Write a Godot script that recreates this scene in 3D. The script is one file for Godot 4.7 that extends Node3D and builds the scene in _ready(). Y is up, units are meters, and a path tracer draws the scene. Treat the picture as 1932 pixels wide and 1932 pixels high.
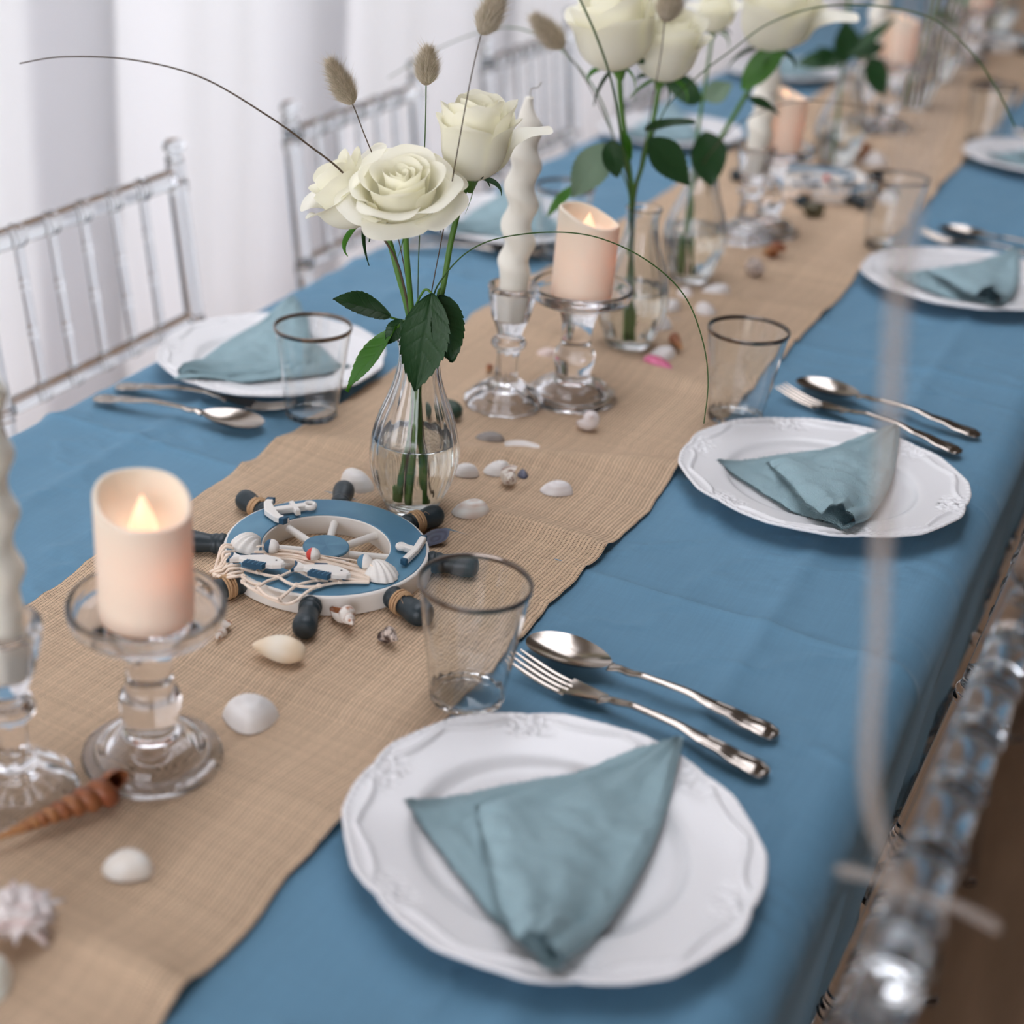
extends Node3D
# A long seaside-themed wedding table: y is up, metres; the table top lies at y = T.
const T := 0.75
var M := {}
var taken := {}
var rng := RandomNumberGenerator.new()

# ---------------------------------------------------------------- mesh builder
class MB:
	var v := PackedVector3Array()
	var n := PackedVector3Array()
	var u := PackedVector2Array()
	var c := PackedColorArray()
	var x := PackedInt32Array()

	func grid(f, nu: int, nv: int, wrap := false, flip := false, us := 1.0, vs := 1.0, col = null) -> void:
		var b := v.size()
		var w := nu + 1
		for j in nv + 1:
			for i in w:
				var p: Vector3 = f.call(float(i) / nu, float(j) / nv)
				v.append(p)
				u.append(Vector2(us * i / nu, vs * j / nv))
				c.append(col.call(float(i) / nu, float(j) / nv) if col != null else Color.WHITE)
		for j in nv + 1:
			for i in w:
				var i0 := i - 1
				var i1 := i + 1
				if wrap:
					if i == 0: i0 = nu - 1
					if i == nu: i1 = 1
				else:
					i0 = maxi(i0, 0)
					i1 = mini(i1, nu)
				var j0 := maxi(j - 1, 0)
				var j1 := mini(j + 1, nv)
				var du := v[b + j * w + i1] - v[b + j * w + i0]
				if du.length_squared() < 1e-14:
					var jj := j + 1 if j < nv else j - 1
					if j == nv or j > nv / 2: jj = j - 1
					du = v[b + jj * w + i1] - v[b + jj * w + i0]
				var dv := v[b + j1 * w + i] - v[b + j0 * w + i]
				var q := du.cross(dv)
				if q.length_squared() < 1e-24: q = Vector3.UP
				q = q.normalized()
				n.append(-q if flip else q)
		for j in nv:
			for i in nu:
				var a := b + j * w + i
				if flip:
					x.append_array([a, a + 1, a + w + 1, a, a + w + 1, a + w])
				else:
					x.append_array([a, a + w + 1, a + 1, a, a + w, a + w + 1])

	# surface of revolution about y; the profile runs up the outside
	func lathe(prof: Array, seg: int, mod = null, us := 1.0, vs := 1.0, col = null) -> void:
		var m := prof.size() - 1
		grid(func(a: float, t: float):
			var p: Vector2 = prof[int(round(t * m))]
			var r: float = p.x
			if mod != null: r = p.x * mod.call(a, p)
			return Vector3(r * cos(a * TAU), p.y, -r * sin(a * TAU)), seg, m, true, false, us, vs, col)

	func tube(pts: Array, rad, sides := 8, cap := true, flat := 1.0, up := Vector3(0.13, 1, 0.21)) -> void:
		var P := []
		var Rr := []
		var cnt := pts.size()
		for i in cnt:
			var r: float = rad[i] if rad is Array or rad is PackedFloat32Array else rad
			P.append(pts[i]); Rr.append(r)
		if cap:
			var d0: Vector3 = (P[1] - P[0]).normalized()
			var d1: Vector3 = (P[cnt - 1] - P[cnt - 2]).normalized()
			var e0: float = Rr[0]
			var e1: float = Rr[cnt - 1]
			P.push_front(P[0] - d0 * e0 * 0.25); Rr.push_front(e0 * 0.75)
			P.push_front(P[0] - d0 * e0 * 0.1); Rr.push_front(0.0)
			P.append(P[-1] + d1 * e1 * 0.25); Rr.append(e1 * 0.75)
			P.append(P[-1] + d1 * e1 * 0.1); Rr.append(0.0)
		var m := P.size() - 1
		var X := []
		var Y := []
		var tang := []
		for i in m + 1:
			tang.append((P[mini(i + 1, m)] - P[maxi(i - 1, 0)]).normalized())
		var xx: Vector3 = up.cross(tang[0])
		if xx.length() < 0.05: xx = Vector3(1, 0.2, 0).cross(tang[0])
		xx = xx.normalized()
		for i in m + 1:
			var t: Vector3 = tang[i]
			xx = (xx - t * t.dot(xx)).normalized()
			X.append(xx); Y.append(t.cross(xx))
		grid(func(a: float, t: float):
			var k := int(round(t * m))
			return P[k] + (X[k] * cos(a * TAU) + Y[k] * sin(a * TAU) * flat) * Rr[k], sides, m, true)

	func quad(a: Vector3, b: Vector3, d: Vector3, e: Vector3) -> void:   # counter-clockwise seen from its front
		var k := v.size()
		var q := (b - a).cross(e - a).normalized()
		for p in [a, b, d, e]:
			v.append(p); n.append(q); u.append(Vector2(p.x + p.z, p.y + p.z)); c.append(Color.WHITE)
		x.append_array([k, k + 2, k + 1, k, k + 3, k + 2])

	func tri(a: Vector3, b: Vector3, d: Vector3) -> void:
		var k := v.size()
		var q := (b - a).cross(d - a).normalized()
		for p in [a, b, d]:
			v.append(p); n.append(q); u.append(Vector2(p.x, p.z)); c.append(Color.WHITE)
		x.append_array([k, k + 2, k + 1])

	func facing(p: Array, ce: Vector3) -> void:
		var q: Vector3 = (p[1] - p[0]).cross(p[3] - p[0])
		if q.dot((p[0] + p[2]) / 2 - ce) >= 0: quad(p[0], p[1], p[2], p[3])
		else: quad(p[3], p[2], p[1], p[0])

	# chamfered box
	func box(ce: Vector3, size: Vector3, b := 0.002, bs := Basis()) -> void:
		var h := size / 2
		var g := h - Vector3(b, b, b)
		for ax in 3:
			for s in [-1.0, 1.0]:
				var p := []
				for k in [[-1, -1], [1, -1], [1, 1], [-1, 1]]:
					var q := Vector3()
					q[ax] = h[ax] * s
					q[(ax + 1) % 3] = g[(ax + 1) % 3] * k[0]
					q[(ax + 2) % 3] = g[(ax + 2) % 3] * k[1]
					p.append(ce + bs * q)
				facing(p, ce)
		if b <= 0: return
		for ax in 3:
			var a1 := (ax + 1) % 3
			var a2 := (ax + 2) % 3
			for s1 in [-1.0, 1.0]:
				for s2 in [-1.0, 1.0]:
					var p := []
					for k in [[0, -1], [0, 1], [1, 1], [1, -1]]:
						var q := Vector3()
						q[ax] = g[ax] * k[1]
						q[a1] = (h[a1] if k[0] == 0 else g[a1]) * s1
						q[a2] = (g[a2] if k[0] == 0 else h[a2]) * s2
						p.append(ce + bs * q)
					facing(p, ce)
		for sx in [-1.0, 1.0]:
			for sy in [-1.0, 1.0]:
				for sz in [-1.0, 1.0]:
					var a := ce + bs * Vector3(h.x * sx, g.y * sy, g.z * sz)
					var d := ce + bs * Vector3(g.x * sx, h.y * sy, g.z * sz)
					var e := ce + bs * Vector3(g.x * sx, g.y * sy, h.z * sz)
					if sx * sy * sz > 0: tri(a, d, e)
					else: tri(a, e, d)

	# flat cut-out of a polygon in xz (counter-clockwise seen from +y), from y0 to y1 with a chamfered top
	func cutout(poly: Array, y0: float, y1: float, b := 0.0008) -> void:
		var m := poly.size()
		var area := 0.0
		for i in m:
			var p: Vector2 = poly[i]
			var q: Vector2 = poly[(i + 1) % m]
			area += p.x * q.y - q.x * p.y
		var P := poly.duplicate()
		if area > 0: P.reverse()
		var I := []
		for i in m:
			var a: Vector2 = P[(i + m - 1) % m]
			var d: Vector2 = P[i]
			var e: Vector2 = P[(i + 1) % m]
			var n1 := (d - a).normalized().orthogonal()
			var n2 := (e - d).normalized().orthogonal()
			var mid := (n1 + n2)
			mid = mid.normalized() if mid.length() > 0.2 else n1
			I.append(d + mid * b / maxf(0.6, mid.dot(n1)))
		for i in m:
			var a: Vector2 = P[i]
			var d: Vector2 = P[(i + 1) % m]
			var e: Vector2 = I[i]
			var g: Vector2 = I[(i + 1) % m]
			quad(Vector3(a.x, y0, a.y), Vector3(d.x, y0, d.y), Vector3(d.x, y1 - b, d.y), Vector3(a.x, y1 - b, a.y))
			quad(Vector3(a.x, y1 - b, a.y), Vector3(d.x, y1 - b, d.y), Vector3(g.x, y1, g.y), Vector3(e.x, y1, e.y))
		var top := Geometry2D.triangulate_polygon(PackedVector2Array(I))
		for k in range(0, top.size(), 3):
			var a: Vector2 = I[top[k]]
			var d: Vector2 = I[top[k + 1]]
			var e: Vector2 = I[top[k + 2]]
			if (d - a).cross(e - a) > 0:
				tri(Vector3(a.x, y1, a.y), Vector3(e.x, y1, e.y), Vector3(d.x, y1, d.y))
			else:
				tri(Vector3(a.x, y1, a.y), Vector3(d.x, y1, d.y), Vector3(e.x, y1, e.y))

	func moved(t: Transform3D, from := 0) -> void:
		for i in range(from, v.size()):
			v[i] = t * v[i]
			n[i] = (t.basis * n[i]).normalized()
		if t.basis.determinant() < 0:      # mirrored: keep the faces turned outwards
			for k in range(0, x.size(), 3):
				if x[k] >= from:
					var h := x[k + 1]
					x[k + 1] = x[k + 2]
					x[k + 2] = h

	func mesh() -> ArrayMesh:
		var a := []
		a.resize(Mesh.ARRAY_MAX)
		a[Mesh.ARRAY_VERTEX] = v
		a[Mesh.ARRAY_NORMAL] = n
		a[Mesh.ARRAY_TEX_UV] = u
		a[Mesh.ARRAY_COLOR] = c
		a[Mesh.ARRAY_INDEX] = x
		var m := ArrayMesh.new()
		m.add_surface_from_arrays(Mesh.PRIMITIVE_TRIANGLES, a)
		return m

# ---------------------------------------------------------------- naming helpers
func numbered(called: String) -> String:
	if not taken.has(called):
		taken[called] = 0
		return called
	taken[called] += 1
	return "%s_%03d" % [called, taken[called]]

func tag(o: Node, label: String, category: String, group := "") -> void:
	o.set_meta("label", label)
	o.set_meta("category", category)
	if group != "": o.set_meta("group", group)

func thing(called: String, label: String, category: String, at := Vector3.ZERO, turn := 0.0, group := "") -> Node3D:
	var o := Node3D.new()
	o.name = numbered(called)
	add_child(o)
	o.position = at
	o.rotation.y = turn
	tag(o, label, category, group)
	return o

func part(called: String, b: MB, m: Material, parent: Node) -> MeshInstance3D:
	var o := MeshInstance3D.new()
	o.name = called
	o.mesh = b.mesh()
	o.material_override = m
	parent.add_child(o, true)
	return o

func share(called: String, me: Mesh, m: Material, parent: Node) -> MeshInstance3D:
	var o := MeshInstance3D.new()
	o.name = called
	o.mesh = me
	o.material_override = m
	parent.add_child(o, true)
	return o

func single(called: String, b: MB, m: Material, label: String, category: String, at := Vector3.ZERO, group := "") -> MeshInstance3D:
	var o := part(numbered(called), b, m, self)
	o.position = at
	tag(o, label, category, group)
	return o

func struct(called: String, b: MB, m: Material) -> MeshInstance3D:
	var o := part(called, b, m, self)
	o.set_meta("kind", "structure")
	return o

func dup(o: Node3D, called: String, at: Vector3, turn: float, label: String, group := "") -> Node3D:
	var r: Node3D = o.duplicate()
	r.name = numbered(called)
	add_child(r)
	r.position = at
	r.rotation = Vector3(0, turn, 0)
	r.set_meta("label", label)
	if group != "": r.set_meta("group", group)
	return r

# smooth curve through points
func curve(p: Array, per := 8) -> Array:
	var o := []
	for i in p.size() - 1:
		var a: Vector3 = p[maxi(i - 1, 0)]
		var b: Vector3 = p[i]
		var c: Vector3 = p[i + 1]
		var d: Vector3 = p[mini(i + 2, p.size() - 1)]
		for k in per:
			o.append(b.cubic_interpolate(c, a, d, float(k) / per))
	o.append(p[-1])
	return o

func curve2(p: Array, per := 6) -> Array:
	var o := []
	for i in p.size() - 1:
		var a: Vector2 = p[maxi(i - 1, 0)]
		var b: Vector2 = p[i]
		var c: Vector2 = p[i + 1]
		var d: Vector2 = p[mini(i + 2, p.size() - 1)]
		for k in per:
			o.append(b.cubic_interpolate(c, a, d, float(k) / per))
	o.append(p[-1])
	return o

# round the corners of a lathe profile
func soft(p: Array, r := 0.001, per := 3) -> Array:
	var o := [p[0]]
	for i in range(1, p.size() - 1):
		var a: Vector2 = p[i - 1]
		var b: Vector2 = p[i]
		var c: Vector2 = p[i + 1]
		var d := minf(r, minf((b - a).length(), (c - b).length()) * 0.45)
		var s := b + (a - b).normalized() * d
		var e := b + (c - b).normalized() * d
		for k in per + 1:
			var t := float(k) / per
			o.append(s.lerp(b, t).lerp(b.lerp(e, t), t))
	o.append(p[-1])
	# extra rings keep long straight runs straight
	var q := []
	for i in o.size() - 1:
		q.append(o[i])
		var l: float = (o[i + 1] - o[i]).length()
		if l > r * 3:
			q.append(o[i].lerp(o[i + 1], r * 0.6 / l))
			q.append(o[i].lerp(o[i + 1], 1.0 - r * 0.6 / l))
	q.append(o[-1])
	return q

func mat(col: Color, rough := 0.6, metal := 0.0) -> StandardMaterial3D:
	var m := StandardMaterial3D.new()
	m.albedo_color = col
	m.roughness = rough
	m.metallic = metal
	return m

func vmat(rough := 0.6) -> StandardMaterial3D:
	var m := mat(Color.WHITE, rough)
	m.vertex_color_use_as_albedo = true
	return m

func glass(tint: Color, scale := 0.05, rough := 0.0) -> StandardMaterial3D:
	var m := mat(Color(tint.r, tint.g, tint.b, 0.0), rough)
	m.transparency = BaseMaterial3D.TRANSPARENCY_ALPHA
	m.refraction_enabled = true
	m.refraction_scale = scale
	return m

func noise_tex(freq: float, size: int, oct := 4, kind := FastNoiseLite.TYPE_SIMPLEX_SMOOTH, ramp: Gradient = null, sd := 1) -> NoiseTexture2D:
	var f := FastNoiseLite.new()
	f.seed = sd
	f.noise_type = kind
	f.frequency = freq
	f.fractal_octaves = oct
	var t := NoiseTexture2D.new()
	t.noise = f
	t.width = size
	t.height = size
	t.seamless = true
	if ramp: t.color_ramp = ramp
	return t

func ramp(a: Color, b: Color) -> Gradient:
	var g := Gradient.new()
	g.set_color(0, a)
	g.set_color(1, b)
	return g

# ---------------------------------------------------------------- materials
func weave_image(size: int, cells: int, hole: float) -> Array:
	# open plain weave: [colour, height]
	var col := Image.create(size, size, false, Image.FORMAT_RGB8)
	var hgt := Image.create(size, size, false, Image.FORMAT_RGB8)
	var f := FastNoiseLite.new()
	f.seed = 5
	f.frequency = 0.02
	var wr := PackedFloat32Array()
	var wt := PackedFloat32Array()
	var r := RandomNumberGenerator.new()
	r.seed = 11
	for i in cells:
		wr.append(r.randf_range(0.90, 1.08))
		wt.append(r.randf_range(0.90, 1.08))
	for yy in size:
		for xx in size:
			var fx := float(xx) / size * cells
			var fy := float(yy) / size * cells
			var ix := int(fx)
			var iy := int(fy)
			var dx := absf(fx - ix - 0.5) * 2.0
			var dy := absf(fy - iy - 0.5) * 2.0
			var wx := hole * wr[ix]
			var wy := hole * wt[iy]
			var over := (ix + iy) % 2 == 0
			var hx := sqrt(maxf(0.0, 1.0 - pow(dx / wx, 2.0))) if dx < wx else 0.0   # warp
			var hy := sqrt(maxf(0.0, 1.0 - pow(dy / wy, 2.0))) if dy < wy else 0.0   # weft
			var lift := cos((fy - iy - 0.5) * PI)
			var lift2 := cos((fx - ix - 0.5) * PI)
			var a := hx * (0.55 + (0.45 if over else -0.45) * lift)
			var b := hy * (0.55 + (-0.45 if over else 0.45) * lift2)
			var h := maxf(a, b)
			var g := 0.5 + 0.5 * f.get_noise_2d(xx * 3.0, yy * 3.0)
			var tone := (0.80 + 0.20 * g) * (wr[ix] if a > b else wt[iy])
			var k := clampf(h * 3.0, 0.0, 1.0)
			var base := Color(0.24, 0.17, 0.11).lerp(Color(0.97, 0.97, 0.97), k) * clampf(0.5 + tone * 0.5, 0.0, 1.0)
			col.set_pixel(xx, yy, base)
			hgt.set_pixel(xx, yy, Color(h, h, h))
	return [ImageTexture.create_from_image(col), ImageTexture.create_from_image(hgt)]

func linen_image(size: int) -> Array:
	var col := Image.create(size, size, false, Image.FORMAT_RGB8)
	var hgt := Image.create(size, size, false, Image.FORMAT_RGB8)
	var r := RandomNumberGenerator.new()
	r.seed = 21
	var a := PackedFloat32Array()
	var b := PackedFloat32Array()
	for i in size:
		a.append(r.randf())
		b.append(r.randf())
	var f := FastNoiseLite.new()
	f.seed = 9
	f.frequency = 0.006
	for yy in size:
		for xx in size:
			var s1 := f.get_noise_2d(xx * 8.0, yy * 0.5)
			var s2 := f.get_noise_2d(xx * 0.5 + 900.0, yy * 8.0)
			var g := 0.92 + 0.03 * a[xx] + 0.03 * b[yy] + 0.016 * s1 + 0.016 * s2
			g = clampf(g, 0.0, 1.0)
			col.set_pixel(xx, yy, Color(g, g, g))
			var th := 0.5 + 0.22 * sin(xx * PI / 2.0) * cos(yy * PI / 2.0) + 0.1 * (a[xx] - 0.5) + 0.1 * (b[yy] - 0.5)
			hgt.set_pixel(xx, yy, Color(th, th, th))
	return [ImageTexture.create_from_image(col), ImageTexture.create_from_image(hgt)]

func make_materials() -> void:
	var wv := weave_image(1024, 64, 0.72)
	var m := mat(Color(0.935, 0.815, 0.685), 0.95)
	m.albedo_texture = wv[0]
	m.heightmap_enabled = true
	m.heightmap_texture = wv[1]
	m.heightmap_scale = 0.08
	M.burlap = m
	var ln := linen_image(512)
	m = mat(Color(0.385, 0.575, 0.69), 0.72)
	m.albedo_texture = ln[0]
	m.heightmap_enabled = true
	m.heightmap_texture = ln[1]
	m.heightmap_scale = 0.012
	m.rim_enabled = true
	m.rim = 0.6
	M.linen = m
	m = mat(Color(0.63, 0.75, 0.78), 0.95)
	m.albedo_texture = ln[0]
	m.heightmap_enabled = true
	m.heightmap_texture = noise_tex(0.05, 256, 3)
	m.heightmap_scale = 0.08
	m.uv1_scale = Vector3(2, 2, 1)
	m.rim_enabled = true
	m.rim = 0.4
	M.gauze = m
	m = mat(Color(0.93, 0.93, 0.935), 0.22)
	M.china = m
	M.steel = mat(Color(0.67, 0.635, 0.60), 0.16, 1.0)
	M.glass = glass(Color(0.985, 0.99, 0.99))
	M.crystal = glass(Color(0.99, 0.99, 0.995))
	M.acrylic = glass(Color(0.96, 0.975, 0.985), 0.042)
	M.water = glass(Color(0.975, 0.985, 0.975), 0.033)
	M.rimband = mat(Color(0.50, 0.46, 0.43), 0.2, 1.0)
	m = mat(Color(0.965, 0.95, 0.90), 0.55)
	M.wax = m
	m = mat(Color(0.95, 0.92, 0.845), 0.5)
	m.backlight_enabled = true
	m.backlight = Color(0.26, 0.19, 0.13)
	M.shellwax = m
	m = mat(Color(1.0, 0.8, 0.62), 0.5)
	m.emission_enabled = true
	m.emission = Color(1.0, 0.82, 0.70)
	m.emission_energy_multiplier = 1.0
	M.flame = m
	m = mat(Color(1.0, 0.995, 0.945), 0.6)
	m.backlight_enabled = true
	m.backlight = Color(0.80, 0.785, 0.69)
	M.petal = m
	M.stem = mat(Color(0.33, 0.50, 0.19), 0.5)
	m = mat(Color(0.14, 0.29, 0.14), 0.5)
	m.heightmap_enabled = true
	m.heightmap_texture = noise_tex(0.04, 256, 3)
	m.heightmap_scale = 0.02
	M.leaf = m
	m = mat(Color(0.24, 0.45, 0.14), 0.42)
	m.backlight_enabled = true
	m.backlight = Color(0.5, 0.7, 0.15)
	M.lightleaf = m
	M.greyleaf = mat(Color(0.42, 0.52, 0.42), 0.5)
	M.blade = mat(Color(0.22, 0.36, 0.13), 0.5)
	M.dryblade = mat(Color(0.33, 0.27, 0.2), 0.6)
	M.tail = vmat(0.9)
	M.tail.backlight_enabled = true
	M.tail.backlight = Color(0.5, 0.45, 0.36)
	m = mat(Color(0.95, 0.935, 0.91), 0.6)
	m.heightmap_enabled = true
	m.heightmap_texture = noise_tex(0.03, 256, 4)
	m.heightmap_scale = 0.015
	M.whitewood = m
	m = mat(Color(1, 1, 1), 0.5)
	m.albedo_texture = noise_tex(0.012, 256, 5, FastNoiseLite.TYPE_SIMPLEX_SMOOTH, ramp(Color(0.27, 0.46, 0.58), Color(0.41, 0.60, 0.70)))
	M.bluewood = m
	M.darkblue = mat(Color(0.13, 0.31, 0.42), 0.55)
	m = mat(Color(0.15, 0.20, 0.225), 0.42)
	m.heightmap_enabled = true
	m.heightmap_texture = noise_tex(0.03, 256, 4)
	m.heightmap_scale = 0.02
	M.slate = m
	M.twine = mat(Color(0.76, 0.62, 0.47), 0.9)
	M.cord = mat(Color(0.98, 0.91, 0.84), 0.9)
	M.red = mat(Color(0.82, 0.25, 0.2), 0.4)
	M.black = mat(Color(0.05, 0.05, 0.05), 0.5)
	M.shell = vmat(0.42)
	M.wick = mat(Color(0.75, 0.74, 0.72), 0.8)
	m = mat(Color(0.93, 0.93, 0.945), 0.9)
	m.backlight_enabled = true
	m.backlight = Color(0.73, 0.73, 0.732)
	m.heightmap_enabled = true
	m.heightmap_texture = ln[1]
	m.heightmap_scale = 0.01
	M.drape = m
	M.plaster = mat(Color(0.86, 0.85, 0.83), 0.9)
	M.darkwall = mat(Color(0.46, 0.37, 0.30), 0.9)
	m = mat(Color(1, 1, 1), 0.5)
	m.albedo_texture = noise_tex(0.008, 512, 5, FastNoiseLite.TYPE_SIMPLEX_SMOOTH, ramp(Color(0.52, 0.41, 0.31), Color(0.64, 0.51, 0.40)))
	M.floorwood = m
	M.ceilpaint = mat(Color(0.61, 0.575, 0.54), 0.9)
	M.framepaint = mat(Color(0.9, 0.9, 0.9), 0.5)
	m = mat(Color(1, 1, 1, 0.03), 0.0)
	m.transparency = BaseMaterial3D.TRANSPARENCY_ALPHA
	M.pane = m
	m = mat(Color(0.80, 0.75, 0.71, 0.19), 0.5)
	m.transparency = BaseMaterial3D.TRANSPARENCY_ALPHA
	M.ribbon = m
	M.tablewood = mat(Color(0.5, 0.38, 0.28), 0.6)

# ---------------------------------------------------------------- table linen
func fold(d: float, w: float) -> float:
	return exp(-absf(d) / w)

var cn := FastNoiseLite.new()

func cloth_h(x: float, z: float) -> float:
	var h := 0.0
	for q in [-1.10, -1.77, -2.45, -3.13, -0.43, -3.8]:
		h += 0.0055 * fold(z - q - 0.02 * (x + 0.5), 0.008)
	for q in [-0.876, -0.215]:
		h += 0.0048 * fold(x - q, 0.008)
	h += 0.0016 * cn.get_noise_2d(x * 700.0, z * 420.0) + 0.0010 * cn.get_noise_2d(x * 1800.0 + 50.0, z * 1500.0)
	var rd := cn.get_noise_2d(x * 260.0 + z * 330.0, z * 260.0 - x * 330.0 + 300.0)
	h += 0.0022 * pow(maxf(0.0, 1.0 - absf(rd) * 7.0), 2.0)
	return h

func runner_h(x: float, z: float) -> float:
	var h := 0.003
	h += 0.0085 * exp(-pow((z + 1.175 + 0.45 * (x + 0.745)) / 0.022, 2.0))
	h += 0.008 * exp(-pow((z + 1.14 - 0.05 * (x + 0.37)) / 0.016, 2.0)) * clampf((x + 0.56) / 0.1, 0.0, 1.0)
	h += 0.010 * exp(-pow((z + 0.50) / 0.016, 2.0)) * clampf((x + 0.52) / 0.12, 0.0, 1.0)
	h += 0.006 * exp(-pow((z + 0.84 - 0.2 * (x + 0.6)) / 0.03, 2.0)) * clampf((-0.52 - x) / 0.1, 0.0, 1.0)
	h += 0.006 * exp(-pow((z + 0.72 + 0.1 * x) / 0.03, 2.0)) * clampf((x + 0.5) / 0.1, 0.0, 1.0)
	for q in [-1.60, -1.86, -2.05, -2.38, -2.6, -2.9, -3.2, -3.55, -3.9]:
		h += 0.006 * exp(-pow((z - q + 0.25 * sin(q * 9.0) * (x + 0.56)) / 0.022, 2.0))
	h += 0.0016 * (1.0 + cn.get_noise_2d(x * 500.0 + 77.0, z * 500.0))
	return h

func build_linen() -> void:
	cn.seed = 3
	cn.frequency = 0.01
	var L := -1.018
	var R := -0.090
	var mid := (L + R) / 2
	var hw := (R - L) / 2
	var rad := 0.034
	var z0 := 0.35
	var z1 := -5.7
	var drop := 0.36
	var top := hw - rad
	var arc := rad * PI / 2
	var half := top + arc + drop
	var nx := 260
	var b := MB.new()
	# lengthwise rows get denser towards the middle of the picture
	var zs := PackedFloat32Array()
	var z := z0
	while z > z1:
		zs.append(z)
		z -= 0.0035 if z > -2.0 else 0.012
	zs.append(z1)
	var nz := zs.size() - 1
	b.grid(func(a: float, t: float):
		var s: float = (a * 2.0 - 1.0) * half
		var zz: float = zs[int(round(t * nz))]
		var sg := signf(s)
		var q := absf(s)
		if q <= top:
			return Vector3(mid + s, T + cloth_h(mid + s, zz), zz)
		elif q <= top + arc:
			var an := (q - top) / rad
			return Vector3(mid + sg * (top + sin(an) * rad), T + cloth_h(mid + sg * top, zz) - rad * (1.0 - cos(an)), zz)
		var d := q - top - arc
		var wv := 0.010 * sin(zz * 11.0 + 0.7 * sin(zz * 5.0)) + 0.006 * sin(zz * 29.0)
		var ex := sg * (hw - (0.014 + absf(wv)) * d / drop)
		return Vector3(mid + ex, T + cloth_h(mid + sg * top, zz) - rad - d, zz), nx, nz, false, false, half * 2 * 9.0, (z0 - z1) * 9.0)
	var o := single("tablecloth", b, M.linen, "dusty blue linen tablecloth with pressed creases over the long table", "tablecloth")
	# the runner lies on it
	var r := MB.new()
	var L2 := -0.7455
	var R2 := -0.3735
	r.grid(func(a: float, t: float):
		var zz: float = zs[int(round(t * nz))]
		var e0 := 0.006 * cn.get_noise_2d(31.0, zz * 500.0)
		var e1 := 0.008 * cn.get_noise_2d(91.0, zz * 500.0) + 0.008 * fold(zz + 1.24, 0.05) - 0.010 * fold(zz + 0.62, 0.12) + 0.006 * fold(zz + 0.46, 0.03)
		var xx: float = lerpf(L2 + e0, R2 + e1, a)
		var y := runner_h(xx, zz)
		var edge: float = minf(a, 1.0 - a)
		y = lerpf(0.0028 + cloth_h(xx, zz) + (y - 0.003) * 0.75, y + 0.0012, clampf(edge / 0.06, 0.0, 1.0))
		return Vector3(xx, T + y, zz), 90, nz, false, false, 0.372 / 0.212, (z0 - z1) / 0.212)
	single("table_runner", r, M.burlap, "beige open-weave burlap runner lying along the middle of the table", "table runner")
	# the table under the linen
	var tb := thing("dining_table", "long narrow wooden dining table hidden under the blue cloth", "table", Vector3(mid, 0, -2.7))
	var w := MB.new()
	w.box(Vector3(0, T - 0.022, 0), Vector3(0.82, 0.035, 5.9), 0.004)
	part("table_top", w, M.tablewood, tb)
	for sx in [-1, 1]:
		for sz in [-1, 0, 1]:
			var lg := MB.new()
			lg.box(Vector3(0.36 * sx, (T - 0.04) / 2, 2.7 * sz), Vector3(0.06, T - 0.04, 0.06), 0.004)
			part("leg", lg, M.tablewood, tb)

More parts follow.
